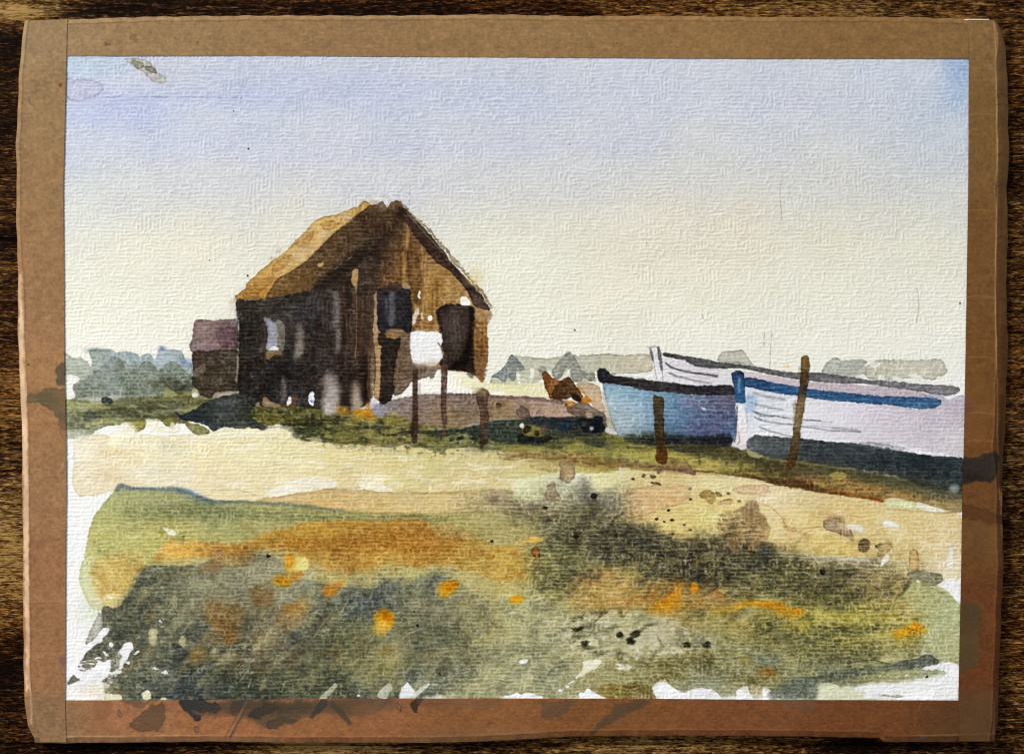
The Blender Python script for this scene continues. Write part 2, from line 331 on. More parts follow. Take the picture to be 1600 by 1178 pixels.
# peach pools and drops
P([(966,775),(975,768),(1000,762),(1040,759),(1066,757),(1078,762),(1078,775),(1070,782),(1040,794),(1010,806),(985,812),(968,800)],(224,180,132),.5,edge=.22,soft=1)
P([(1145,763),(1160,758),(1200,756),(1205,775),(1180,774),(1155,770)],(222,180,146),.5,edge=.2)
P([(1168,784),(1200,770),(1215,775),(1200,785)],(244,230,206),.7,soft=3)
P([(872,724),(896,724),(900,740),(893,752),(882,755),(872,750),(876,738)],(178,152,112),.85,edge=.2)
P([(852,765),(856,757),(866,757),(870,770),(876,778),(866,783),(852,780)],(190,160,126),.75,edge=.2)
P([(826,720),(870,724),(868,738),(840,736),(825,728)],(192,170,110),.6,soft=1.5)
P([(1093,772),(1100,767),(1114,769),(1120,780),(1114,788),(1106,784),(1094,778)],(172,142,84),.85,edge=.2)
for (a,b,c,d,g) in [(1123,772,6,4,20),(1138,783,9,5,0),(1125,785,4,3,0),(1020,745,5,3,0),(1006,744,4,3,-30),(1023,756,6,2.5,5),(1030,757,3,2,0),(989,749,3,2.5,0),(1030,737,3,4,40),(1138,770,3,2,0),(1155,783,3,2,0),(1078,763,3,3,0)]:
    B(a,b,c,d,(160,132,92),.85,ang=g,soft=.15,edge=.35,wob=.3)
for (a,b,r) in [(1079,780,3),(1045,797,2.5),(1026,811,3),(1038,815,2.3),(1050,812,3.2),(1069,820,2.4),(1051,834,2.6),(1078,828,3)]:
    B(a,b,r,r*.8,(86,68,50),.9,soft=.2,edge=.4,wob=.2)
B(1135,785,30,10,(240,190,90),.35,soft=.9)

# ---- mid-right scrub, wet-in-wet
P([(800,800),(860,790),(930,782),(960,800),(1000,832),(1080,842),(1160,850),(1280,872),(1420,895),(1440,930),(1430,1010),(1300,1020),(1150,1000),(1050,960),(900,950),(850,920),(820,860)],
  [(870,810,182,174,130),(950,830,196,184,128),(900,870,186,182,114),(1000,870,186,176,120),(1100,880,184,168,124),(1250,900,184,172,112),(1380,900,200,186,140),(1300,970,182,178,98),(1150,960,170,162,104),(860,920,190,186,132)],.85,soft=12,gran=.2)
for (x,y,rx,ry,ang,c,a) in [
 (900,795,90,34,0,(120,116,96),.6),(790,790,50,16,0,(150,146,112),.5),(830,805,40,16,10,(110,102,84),.5),(915,775,14,26,10,(118,116,104),.7),(940,790,30,24,0,(120,118,110),.6),
 (905,845,56,40,0,(84,88,74),.62),(880,880,44,40,0,(112,114,80),.55),(860,905,30,40,0,(140,140,96),.5),(1000,848,80,16,4,(84,82,68),.75),(960,850,50,26,0,(78,78,70),.6),
 (1030,872,80,30,6,(66,66,58),.72),(1110,885,70,38,4,(66,64,54),.7),(1180,890,60,36,0,(74,74,60),.62),(1080,910,50,22,0,(84,78,58),.6),
 (1250,892,80,26,0,(92,90,72),.6),(1330,900,70,22,0,(112,106,84),.5),(1400,900,50,26,0,(140,132,100),.5),(1290,915,70,20,0,(84,84,64),.62),(1220,915,60,26,0,(82,84,60),.6),
 (1380,915,60,22,0,(150,140,96),.5),(960,895,60,20,0,(126,118,78),.4)]:
    B(x,y,rx,ry,c,a,ang=ang,soft=.75,wob=4,fw=1.5,gran=1.0,var=.12)
P([(1128,800),(1160,792),(1165,784),(1180,782),(1186,795),(1200,812),(1198,824),(1186,850),(1170,862),(1150,866),(1130,850),(1122,825)],(150,126,94),.66,soft=2.6,gran=.6,var=.16,edge=.05,dry=-.35,wob=1.5,fw=1.8)
P([(1160,796),(1172,784),(1185,788),(1188,802),(1203,820),(1203,828),(1194,848),(1180,860),(1166,850)],(148,124,92),.5,soft=1.5,gran=.4,edge=.1)
for (x0_,y0_,x1_,y1_,w) in [(1120,855,1150,822,13),(1092,880,1112,846,14),(1150,875,1170,845,14),(1190,880,1202,852,15),(1050,880,1066,858,12),(930,805,926,780,14),(905,830,925,800,16)]:
    S([(x0_,y0_),(x1_,y1_)],[w*1.3,w*.6],(84,80,66),.55,soft=4,gran=.8)
B(1196,862,10,14,(70,78,76),.6,soft=.7,gran=.6); B(1085,900,12,8,(50,50,44),.7,soft=.7); B(1138,897,8,9,(44,46,42),.6,soft=.8); B(1105,925,10,8,(60,54,44),.6,soft=.8)
P([(1000,878),(1010,872),(1014,878),(1006,892),(999,894)],(96,98,84),.7,edge=.6,er=2,wob=.3); P([(1012,892),(1024,880),(1038,876),(1034,890),(1020,898),(1008,902)],(104,106,92),.7,edge=.6,er=2,wob=.3)
for (x,y,rx,ry,g) in [(1079,869,5,4,0),(1100,855,4,9,-25),(1175,864,6,3,30),(1165,855,3,6,-30),(1033,868,4,3,0)]:
    B(x,y,rx,ry,(74,68,56),.5,ang=g,soft=.2,edge=.6,er=2,wob=.3)
# ochre patches
P([(888,905),(905,895),(940,885),(985,900),(1020,910),(1025,930),(990,948),(930,955),(900,955),(885,935)],[(920,910,196,160,96),(980,920,190,158,100),(910,945,180,152,96)],.6,soft=8,gran=.7,edge=.05)
B(1050,930,60,20,(176,126,50),.5,soft=.8,gran=.7); B(1110,935,40,14,(168,124,60),.5,soft=.8,gran=.7); B(1055,965,30,30,(160,128,58),.45,soft=.9,gran=.7)
P([(1105,925),(1120,920),(1140,930),(1158,940),(1130,945),(1105,940)],(190,152,98),.5,soft=2)
P([(1120,922),(1150,918),(1155,926),(1152,940),(1135,930)],(196,190,126),.6,soft=2)
P([(828,862),(834,854),(842,854),(844,872),(843,886),(838,880),(834,868)],(156,108,56),.92,edge=.4,wob=.3)
P([(820,845),(832,838),(852,844),(836,848),(810,850)],(236,196,112),.8,soft=1.6)
# right side bits
P([(1285,816),(1305,808),(1320,816),(1332,832),(1332,846),(1318,836),(1300,830),(1286,826)],(164,146,132),.75,edge=.25,fw=1.2); B(1305,812,14,6,(140,122,104),.6,soft=.6)
P([(1222,822),(1230,820),(1246,828),(1240,834)],(214,170,116),.5,edge=.3)
P([(1226,796),(1228,822),(1222,820)],(190,130,90),.25); S([(1186,786),(1205,792),(1222,808),(1228,821),(1248,832),(1256,826),(1280,823)],1.1,(170,124,84),.6)
P([(1319,819),(1335,818),(1350,824),(1346,834),(1330,828)],(248,244,232),.92,edge=.12)
P([(1378,820),(1383,811),(1390,814),(1402,818),(1406,826),(1392,824),(1377,824)],(250,248,238),.95,edge=.12)
B(1349,853,9,10,(104,90,66),.85,soft=.2,edge=.25); P([(1366,852),(1378,848),(1390,846),(1394,858),(1382,864),(1370,860)],(128,112,82),.8,edge=.2); B(1376,868,7,5,(128,112,86),.7,soft=.3)
P([(1380,872),(1386,868),(1390,874),(1385,879),(1377,881)],(246,244,236),.9)
P([(1420,866),(1430,858),(1436,868),(1436,888),(1428,896),(1418,892),(1420,878)],(212,182,130),.7,edge=.25)
P([(1395,835),(1420,830),(1438,842),(1426,855),(1420,870),(1420,905),(1400,890),(1370,860)],(228,214,166),.4,edge=.12,soft=1.5)
P([(1482,860),(1489,848),(1492,886),(1478,886)],(248,244,228),.85,edge=.12)
P([(1424,905),(1418,895),(1440,892),(1470,896),(1475,904),(1470,912),(1448,916),(1432,908)],(140,142,124),.8,edge=.2,soft=1)
P([(1430,905),(1452,916),(1475,926),(1500,944),(1500,1034),(1470,1030),(1440,1000),(1430,960),(1410,930)],[(1440,930,180,186,142),(1480,960,190,200,166),(1470,1010,192,200,164)],.8,edge=.12,soft=1.5,gran=.3)
P([(1472,912),(1484,904),(1501,910),(1501,942),(1490,934),(1482,922),(1466,916)],(248,248,246),.97,wob=.4)
P([(1426,905),(1437,907),(1435,910)],(246,246,240),.9)
for (x,y,rx,ry) in [(1340,960,90,30),(1270,950,60,20),(1400,985,40,20),(1240,980,50,14)]:
    B(x,y,rx,ry,(188,180,92),.42,soft=.8,gran=1,wob=3)
for (x,y,rx,ry) in [(1300,935,60,9),(1310,945,20,8),(1270,1000,50,14),(1330,985,60,8),(1210,990,30,20),(1330,1020,70,16)]:
    B(x,y,rx,ry,(92,94,72),.5,soft=.8,gran=1.2,wob=3)

# ---- bottom-left heath
P([(235,885),(300,872),(430,862),(520,892),(600,890),(720,888),(770,910),(770,1000),(600,960),(400,930),(236,940)],(190,184,132),.9,soft=6,gran=.3)
P([(240,882),(217,895),(202,927),(186,948),(168,946),(158,955),(156,975),(150,1000),(134,1020),(122,1040),(112,1056),(103,1072),(118,1066),(128,1062),(140,1050),(150,1046),(172,1048),(180,1040),(186,1020),(200,1004),(208,1006),(204,1022),(194,1040),(184,1056),(172,1072),(162,1082),(164,1094),(420,1094),(640,1094),(700,1080),(720,1040),(760,960),(715,905),(650,900),(580,915),(530,915),(470,905),(430,872),(392,868),(367,884),(330,876),(305,886),(265,884)],
  [(250,900,112,118,100),(200,950,98,102,84),(170,980,98,100,88),(150,1020,104,106,100),(220,1000,86,92,78),(230,960,100,106,92),(300,920,120,122,100),(340,900,132,132,106),(380,900,116,118,102),(300,960,112,120,104),(360,960,90,90,78),(420,940,126,126,104),(460,980,110,110,96),(520,960,108,112,98),(560,935,106,118,122),(620,930,140,142,120),(680,920,120,130,130),(720,950,168,168,136),(640,980,112,116,98),(700,1000,124,128,108),(740,1010,150,154,124),(560,1010,112,114,88),(480,1030,92,96,80),(420,1050,88,92,76),(350,1040,104,104,84),(300,1060,78,84,72),(320,1080,66,76,84),(230,1060,110,118,108),(200,1080,118,128,120),(400,1080,92,96,80),(520,1070,100,104,88),(600,1060,150,152,116),(620,1080,128,134,126),(680,1070,140,146,130),(180,1075,100,106,96)],.93,soft=1.4,wob=1,fw=1.2,gran=.55,var=.14)
for (x,y,rx,ry,ang,c,a) in [
 (225,930,22,40,30,(86,92,80),.5),(200,985,30,26,0,(80,84,74),.5),(190,1000,26,12,-30,(70,72,78),.6),(250,975,34,26,0,(84,94,82),.5),(270,1000,14,18,0,(62,68,86),.6),(265,1025,26,16,-20,(58,66,78),.65),
 (300,1015,40,20,0,(92,98,84),.5),(285,1045,18,20,0,(62,64,56),.6),(320,1072,56,14,0,(66,76,92),.7),(390,1000,40,30,0,(72,74,62),.5),(400,1050,20,30,20,(66,64,58),.6),(360,1055,24,20,0,(90,86,62),.5),
 (455,1010,40,30,0,(94,92,78),.5),(500,1040,40,20,0,(70,74,62),.5),(510,985,24,30,0,(92,86,68),.5),(480,1075,50,18,0,(72,76,64),.55),(560,980,60,20,-10,(92,98,90),.5),
 (600,935,16,30,20,(92,108,128),.4),(622,925,6,14,25,(62,92,138),.55),(590,945,34,14,-25,(92,104,122),.45),(560,950,30,14,-10,(84,96,112),.5),(690,900,26,10,-20,(92,108,130),.45),(660,905,30,10,-20,(108,122,130),.4),
 (690,985,50,26,-25,(84,88,78),.55),(690,1000,26,10,0,(72,78,86),.55),(650,1010,40,22,-25,(98,102,86),.5),(640,1030,30,18,0,(92,98,78),.5),(690,1040,30,20,-40,(100,108,104),.5),(635,1058,14,14,0,(84,90,112),.6),
 (730,1040,26,16,0,(120,124,116),.5),(750,1015,30,14,0,(126,132,112),.5),(610,1040,22,24,0,(182,178,118),.5),(560,1035,40,16,0,(148,148,96),.5),(545,1000,26,26,0,(128,130,86),.45),
 (600,900,30,12,-30,(196,192,132),.6),(650,895,40,10,0,(198,194,138),.5),(510,900,40,7,0,(196,186,122),.7),(740,975,40,20,-20,(176,172,120),.5),(710,1020,30,10,-30,(170,168,116),.4),
 (395,880,26,16,0,(106,106,86),.6),(330,905,40,14,0,(150,150,122),.4),(400,905,50,20,0,(150,150,130),.45),(380,925,30,14,-20,(132,138,146),.5),(450,915,34,20,0,(178,184,154),.5),(455,905,16,10,0,(186,188,160),.5),
 (400,1025,20,16,0,(140,124,100),.4),(410,995,18,26,20,(150,134,106),.4),(330,985,18,16,0,(140,142,150),.4)]:
    B(x,y,rx,ry,c,a,ang=ang,soft=.75,wob=3.5,fw=2,gran=.8,var=.12)
DG = diagnoise(-48, 34, 9, 5); DG2 = diagnoise(-40, 60, 16, 6)
HEATH = [(240,882),(217,895),(186,948),(160,980),(140,1030),(170,1090),(420,1094),(640,1094),(700,1080),(740,1030),(770,960),(715,912),(650,902),(580,917),(530,917),(470,907),(430,880),(367,888),(305,888)]
mottle(HEATH, [((84,90,78),MOT2,.14,.25,.5),((150,154,132),MOT1,.18,.22,.5),((84,90,84),MOT1,-.05,-.30,.4),((168,168,142),DG,.28,.2,.45),((78,84,76),DG,-.2,-.25,.45),((120,112,84),MOT2,-.2,-.2,.45),((92,104,112),DG2,.2,.3,.4),((186,184,152),MOT3,.42,.2,.5),((44,50,42),MOT3,-.38,-.2,.5)])
mottle([(700,960),(850,940),(900,1010),(860,1080),(640,1085),(620,1060)], [((128,134,112),MOT2,.1,.3,.4),((196,196,158),DG,.2,.3,.4),((120,126,106),DG2,-.1,-.3,.35)])
mottle([(880,970),(960,950),(1040,960),(1090,985),(1120,1010),(1050,1030),(960,1030),(890,1012)], [((214,214,192),MOT1,.02,.22,.75),((92,92,74),MOT1,-.10,-.2,.6),((222,220,200),MOT3,.15,.25,.6),((112,110,88),MOT3,-.25,-.2,.4)])
mottle([(840,800),(960,790),(1010,835),(1120,850),(1300,884),(1420,905),(1420,935),(1200,940),(1080,940),(960,915),(860,940),(820,880)], [((64,66,58),MOT2,.12,.3,.45),((176,170,112),MOT1,.2,.25,.4),((58,60,56),DG,.2,.3,.4),((150,140,104),MOT1,-.22,-.2,.35)])
mottle([(850,950),(1100,950),(1300,940),(1430,950),(1430,1010),(1300,1050),(1100,1060),(1050,1030),(1120,1000),(1080,980)], [((112,114,82),MOT2,.1,.3,.4),((196,190,130),MOT1,.2,.25,.35),((96,100,80),MOT3,-.25,-.3,.35)])
mottle([(180,790),(480,800),(640,808),(820,806),(820,840),(700,845),(520,812),(400,840),(240,880),(140,860)], [((140,146,102),MOT2,.1,.3,.3),((206,200,152),MOT1,.2,.3,.25)])
mottle([(260,860),(480,822),(655,815),(800,855),(850,880),(820,910),(700,890),(560,905),(400,868)], [((152,98,40),MOT2,.12,.3,.35),((216,172,98),MOT1,.2,.3,.3),((140,110,60),MOT3,-.3,-.25,.3)])
for (x,y,rx,ry,ang,c,a) in [(330,905,70,22,-10,(152,154,132),.45),(410,900,60,22,0,(154,154,134),.45),(440,935,40,30,30,(150,150,128),.35),(360,960,40,30,0,(126,120,100),.3),(330,1078,90,16,0,(58,64,60),.6),(300,1072,50,14,0,(62,72,84),.5),(440,1072,90,20,0,(74,80,64),.5),
   (210,985,40,34,0,(76,82,72),.45),(280,1010,34,30,0,(68,74,74),.45),(560,975,60,26,-15,(88,94,84),.4),(600,1030,26,40,20,(166,162,112),.45),(660,1010,60,30,-40,(108,112,90),.4),(690,985,60,22,-35,(84,88,78),.5),(740,1000,40,40,0,(158,156,120),.4),(640,900,60,14,-8,(196,192,138),.5),(590,928,40,24,-20,(104,112,118),.4),(480,1040,60,30,0,(88,90,72),.4),(660,940,40,26,0,(140,142,120),.4),(730,940,34,30,0,(176,172,128),.45)]:
    B(x,y,rx,ry,c,a,ang=ang,soft=.85,wob=4,fw=2,gran=.8,var=.14)
rs = np.random.RandomState(77)
for k in range(150):
    x = rs.uniform(170, 760); y = rs.uniform(905, 1085)
    if x < 172 + (1085 - y) * .28 or (x > 640 and rs.rand() < .55): continue
    L = rs.uniform(14, 46); an = math.radians(rs.uniform(38, 68)); dx, dy = math.cos(an) * L / 2, -math.sin(an) * L / 2
    c = [(96,100,82),(120,122,98),(150,150,118),(84,88,72),(168,166,128),(104,108,104),(126,112,80),(180,178,144)][rs.randint(8)]
    S([(x - dx, y - dy), (x + rs.uniform(-3, 3), y), (x + dx, y + dy)], [rs.uniform(3, 7), rs.uniform(7, 16), rs.uniform(2, 6)], c, rs.uniform(.25, .5), wob=1.2, fw=1.6, soft=rs.uniform(1.2, 5), gran=.5, var=.12)
for k in range(70):
    x = rs.uniform(840, 1400); y = rs.uniform(830, 1060); L = rs.uniform(10, 36); an = math.radians(rs.uniform(10, 60)); dx, dy = math.cos(an) * L / 2, -math.sin(an) * L / 2
    c = [(96,98,76),(170,164,110),(120,116,84),(190,182,126),(86,88,74)][rs.randint(5)]
    S([(x - dx, y - dy), (x + dx, y + dy)], [rs.uniform(5, 12), rs.uniform(2, 6)], c, rs.uniform(.2, .4), wob=1.5, fw=1.6, soft=rs.uniform(2, 6), gran=.8, var=.12)
for (x,y,rx,ry,ang,c,a) in [(385,905,110,26,-6,(164,164,144),.42),(350,930,50,20,-30,(150,152,138),.35),(455,925,44,30,30,(164,168,146),.4),(420,975,30,34,20,(150,140,116),.35),(610,1030,34,44,25,(178,174,124),.4),(540,1020,60,26,-20,(140,142,104),.3),(680,960,60,26,-25,(146,148,126),.35),(300,935,40,20,-40,(140,144,124),.35),(230,1015,30,16,-40,(128,132,116),.3),(200,960,30,16,-50,(130,132,116),.3)]:
    B(x,y,rx,ry,c,a,ang=ang,soft=.9,wob=5,fw=2.5,gran=.9,var=.14)
for k in range(36):
    x = 190 + (k * 97) % 520; y = 915 + (k * 61) % 160
    if x < 190 + (1085 - y) * .2: continue
    S([(x, y), (x + 5 + k % 5, y - 6 - k % 7), (x + 9 + k % 9, y - 14 - k % 9)], [.8, 1.6, .8], (196,196,168), .4, soft=.9, wob=1.5, fw=1.6, gran=.6)
# warm flower smudges
for (x,y,rx,ry,ang,c,a) in [(407,936,19,17,0,(140,100,52),.75),(345,960,30,22,20,(166,126,66),.65),(350,985,22,18,-30,(146,108,58),.6),(358,995,12,8,0,(150,96,40),.7),(337,978,12,10,0,(164,122,72),.6),(306,1020,16,16,0,(160,130,66),.8),(318,995,7,8,0,(150,128,80),.5),
 (460,955,22,14,-30,(196,150,74),.7),(445,975,18,14,0,(160,128,84),.6),(456,948,14,6,-25,(206,140,50),.6),(400,1020,12,10,0,(150,124,90),.5),(452,1026,10,8,0,(86,62,40),.6),(338,870,14,16,0,(172,126,80),.8),(325,888,16,6,-20,(170,130,90),.6),(378,868,24,14,0,(148,104,48),.6),
 (566,1002,12,12,0,(128,112,70),.5),(606,1015,12,10,0,(150,120,60),.5),(520,1020,14,10,0,(110,92,60),.5)]:
    B(x,y,rx,ry,tuple(int(v*.82+k*.18) for v,k in zip(c,(104,104,86))),a*.78,ang=ang,soft=.55,wob=2.4,fw=1.8,gran=.6,var=.12,edge=.05)
P([(452,874),(476,870),(481,878),(478,890),(462,894),(448,892)],(220,214,140),.9,soft=1.2)
for (x,y,rx,ry,ang,c,a,s) in [(453,880,8,13,20,(206,150,30),.85,.5),(442,908,15,10,-10,(190,140,24),.85,.5),(460,900,12,6,-20,(196,138,40),.7,.5),(517,922,14,9,-20,(212,150,50),.8,.6),(534,911,6,3,-10,(226,140,30),.9,.5),
   (601,968,15,14,-30,(212,152,22),.95,.4),(594,980,14,12,-40,(220,190,88),.7,.6),(606,962,8,6,-10,(184,114,16),.7,.5),(703,918,18,10,-30,(216,152,22),.95,.4),(697,926,12,7,-30,(220,168,38),.7,.6),(708,914,9,5,-30,(194,126,16),.7,.5),
   (808,939,10,7,0,(222,170,32),.95,.5),(806,936,5,5,0,(220,160,18),.8,.5),
   (1040,945,22,9,-10,(204,150,32),.85,.6),(1050,933,16,8,-40,(210,152,38),.8,.5),(1058,922,12,7,-60,(206,150,48),.7,.5),(1085,917,7,8,0,(212,146,28),.9,.5),(1035,955,20,8,0,(194,150,58),.6,.7),
   (1155,948,14,4,-5,(212,164,42),.85,.5),(1185,943,18,5,10,(208,158,38),.85,.5),(1215,950,30,6,8,(204,150,32),.85,.5),(1245,953,9,6,0,(208,140,22),.9,.5),(1225,960,20,6,0,(194,154,48),.7,.6),(1130,955,22,6,0,(182,150,58),.6,.7),
   (1418,991,24,10,-8,(206,156,28),.9,.4),(1428,983,10,7,-10,(212,150,28),.9,.4),(1418,1003,18,8,0,(184,178,98),.6,.6),(1170,1030,12,5,20,(188,166,78),.5,.6),(1195,1048,12,5,0,(178,140,58),.6,.6)]:
    B(x,y,rx,ry,c,a,ang=ang,soft=s,wob=1.4,fw=1.6,gran=.45,var=.08)
P([(1424,985),(1436,988),(1443,1000),(1443,1012),(1436,1026),(1424,1030),(1420,1024),(1410,1008)],(140,134,84),.35,edge=.4,er=2.5,soft=1)
# pale sliver and paper left bare in the corner
P([(155,957),(160,966),(156,985),(146,1000),(136,1004),(132,1011),(136,995),(146,970)],(178,182,182),.9,edge=.12)
for q in ([(160,981),(167,980),(167,988),(160,995),(158,1002),(150,1003),(140,1012),(133,1018),(132,1012),(142,1003),(150,994)],[(196,1005),(205,1005),(206,1015),(200,1028),(194,1042),(186,1048),(190,1028),(188,1018)],[(112,1050),(128,1034),(150,1032),(166,1034),(178,1030),(176,1042),(168,1056),(160,1064),(140,1072),(118,1080),(108,1076),(126,1066)],[(103,1040),(118,1034),(110,1056),(103,1064)]):
    P(q,(250,250,250),.97,wob=.8,fw=1.8)
for (x,y,rx,ry,g) in [(152,1028,6,2,0),(142,1036,7,2,0),(166,1022,5,2,30),(175,1010,3,2,0),(132,1046,5,2,0),(212,1020,6,1.6,-30),(200,1036,3,2,0),(172,1034,7,2,0),(150,1040,9,3,10),(186,1052,6,2,-20),(250,969,2,1.5,0),(256,1048,4,3,-20),(242,1044,5,1.5,0),(174,1007,2,2,0),(190,1038,2,4,0)]:
    B(x,y,rx,ry,(250,250,248),.95,ang=g,soft=.2,wob=.8,fw=1.5,gran=0)
for q in ([(123,1038),(146,1030),(152,1036),(138,1048),(126,1050)],[(176,1022),(184,1016),(182,1034),(180,1048),(172,1050)]):
    P(q,(112,114,112),.75,wob=.8,fw=2,dry=.0)
P([(236,984),(246,981),(247,990),(242,1006),(235,1008),(232,994)],(200,200,168),.85,soft=1.2,edge=.08); P([(282,992),(289,1000),(286,1010),(280,1002)],(192,192,152),.8,soft=1.2); P([(270,928),(276,934),(274,950),(269,946)],(184,186,150),.6,soft=2); B(297,944,2,6,(200,200,170),.6,soft=.6)
for q in ([(160,1085),(190,1086),(192,1093),(166,1094)],[(222,1084),(234,1080),(236,1090),(226,1094)],[(250,1090),(256,1088),(262,1094),(248,1094)]):
    P(q,(242,238,206),.9,fw=1.4)
P([(103,1075),(160,1066),(158,1094),(103,1094)],(250,248,242),.85,soft=2)
B(150,1085,18,12,(246,232,208),.6,soft=.8)
# bottom edge: bare paper and scrapes
S([(502,1092),(513,1082),(524,1071)],[8,8,6],(178,184,172),.95,soft=.8,gran=.1)
P([(588,1088),(596,1074),(606,1068),(612,1074),(606,1086),(596,1092)],(196,202,196),.85,soft=2)
P([(625,1092),(626,1080),(636,1066),(644,1074),(650,1084),(646,1092)],(244,246,246),.95,soft=1.2)
S([(644,1090),(656,1080),(670,1069)],[8,6,4],(214,218,210),.95,soft=.8,gran=.1); P([(650,1066),(656,1058),(662,1068),(656,1076),(650,1078)],(186,190,176),.7,edge=.2)
for q in ([(784,1092),(800,1086),(806,1082),(812,1085),(830,1084),(850,1090),(845,1094),(790,1094)],[(905,1082),(914,1082),(918,1074),(926,1080),(945,1088),(950,1094),(906,1094)],[(1020,1074),(1030,1064),(1042,1062),(1046,1070),(1056,1078),(1066,1084),(1080,1078),(1085,1074),(1110,1076),(1120,1080),(1126,1094),(1020,1094)],[(1152,1076),(1166,1074),(1170,1090),(1150,1094)],[(1193,1074),(1204,1078),(1205,1094),(1190,1094)]):
    P(q,(250,250,250),.97,wob=.6,fw=1.5)
P([(912,1034),(924,1031),(938,1030),(941,1034),(930,1044),(918,1052),(908,1058),(900,1060),(910,1048)],(232,230,206),.95,fw=1.2)
for (x,y,rx,ry,g) in [(893,1066,5,1.6,-20),(886,1071,3,1.4,0),(877,1077,5,1.3,0),(976,1042,12,4,-12),(968,1038,5,1.5,0),(818,1033,8,3,-15),(1154,1053,4,1.6,-10),(600,1090,4,1,0),(1335,1054,2.5,2,0),(1375,1056,2,1,0),(1417,1055,1.5,1.5,0),(560,1087,3,2,0)]:
    B(x,y,rx,ry,(246,246,238),.95,ang=g,soft=.25,wob=.5,fw=1.2,gran=0)
P([(1274,1068),(1282,1066),(1306,1069),(1316,1074),(1346,1077),(1356,1083),(1384,1088),(1420,1080),(1440,1082),(1470,1080),(1468,1086),(1497,1088),(1497,1094),(1280,1094)],(226,228,200),.95,wob=.4,fw=1)
P([(1350,1083),(1386,1082),(1400,1084),(1440,1080),(1470,1078),(1472,1088),(1500,1086),(1500,1096),(1380,1094),(1350,1088)],(248,249,249),.95,wob=.4,fw=1.4)
P([(1374,1084),(1412,1085),(1406,1089),(1378,1087)],(150,156,148),.7,dry=-.1)
P([(1420,1046),(1440,1044),(1466,1036),(1480,1034),(1498,1038),(1498,1056),(1478,1054),(1480,1048),(1450,1046)],(248,248,246),.95,wob=.5,fw=1.4)
P([(1368,1032),(1384,1026),(1402,1025),(1418,1028),(1408,1034),(1392,1038),(1374,1035)],(196,198,160),.9,edge=.12)
P([(1436,1030),(1448,1023),(1460,1026),(1470,1034),(1456,1040),(1420,1044),(1395,1040),(1410,1032)],(104,112,108),.85,edge=.15,soft=1)
S([(1260,1066),(1310,1056),(1380,1044),(1440,1040)],[12,14,12,8],(96,104,96),.65,soft=4,gran=.5)
P([(1204,1080),(1240,1060),(1275,1064),(1275,1094),(1206,1094)],[(1230,1080,100,112,108),(1260,1090,120,130,124)],.8,soft=3,gran=.4)
S([(1332,1033),(1366,1032),(1392,1038)],1.3,(60,62,50),.8)
P([(936,1072),(990,1066),(1016,1072),(1022,1082),(1026,1092),(955,1092),(935,1082)],[(960,1075,138,122,60),(1000,1082,124,110,60)],.7,soft=2,gran=.6)
for (x,y,rx,ry) in [(1050,1040,70,10),(1100,1025,40,8),(1040,1060,40,8),(1180,1060,30,16)]:
    B(x,y,rx,ry,(120,112,66),.5,soft=.8,gran=.9,wob=2)
B(1195,1050,14,8,(150,110,44),.5,soft=.7); B(1195,1032,20,12,(110,126,122),.5,soft=.9)
P([(1172,1072),(1190,1074),(1192,1090),(1176,1092)],(196,188,168),.7)
# pale stone with touches
for (x,y,rx,ry,ang,c,a) in [(1000,985,70,26,0,(192,192,166),.55),(1020,1000,30,20,0,(206,204,184),.6),(1035,985,16,12,30,(200,198,176),.5),(960,1010,40,12,0,(190,190,160),.5),(980,965,40,10,0,(180,182,150),.5),(930,985,20,10,0,(140,142,118),.4),(1085,990,30,16,0,(164,166,140),.4)]:
    B(x,y,rx,ry,c,a,ang=ang,soft=.7,wob=3,fw=2.5,gran=.9,var=.08,light=True)
for (x,y,rx,ry,g) in [(904,983,8,3.5,-8),(918,978,13,5,-10),(914,1005,6.5,4.5,-15),(968,991,6,5,20),(991,990,10,5.5,-20),(984,1000,7,5,10),(1003,983,8,3,-25),(969,1018,7,4.5,0),(1073,1007,7,5,15),(1105,1006,6,5.5,0),(1030,1002,2,9,-30),(1018,976,12,3,-10),(955,980,10,4,-30),(920,1012,10,3,0),(940,1020,16,3,0)]:
    dk = x in (904,914,968,991,984,1073,1105)
    B(x,y,rx,ry,(34,36,26) if dk else (84,84,66),.85 if dk else .5,ang=g,soft=.35 if dk else .8,wob=.8,fw=1.6,gran=.3)
S([(943,950),(940,958),(935,966),(928,972)],[2,4,2.5,1],(88,74,46),.8,soft=1)
for (x,y,r) in [(928,775,5.5),(900,838,4.6),(1286,893,4.8),(852,793,3.6),(653,977,2.8),(647,955,1.8),(769,845,2.6),(420,869,3.4),(1448,1057,2),(287,838,1.4)]:
    B(x,y,r,r*.85,(44,36,30),.9,soft=.2,edge=.4,wob=.2,fw=.8,gran=.1)
B(771,783,8,6,(120,100,88),.7,soft=.6); B(776,770,10,6,(170,146,122),.6,soft=.6); B(835,790,10,7,(96,86,74),.6,soft=.6)
for q in ([(532,959),(540,945),(546,936)],[(625,1000),(640,990),(655,984)],[(640,995),(642,1010)],[(440,1080),(446,1064)],[(388,1074),(392,1060)],[(535,905),(528,915)]):
    S(q,1.2,(196,198,176),.6,gran=.2)

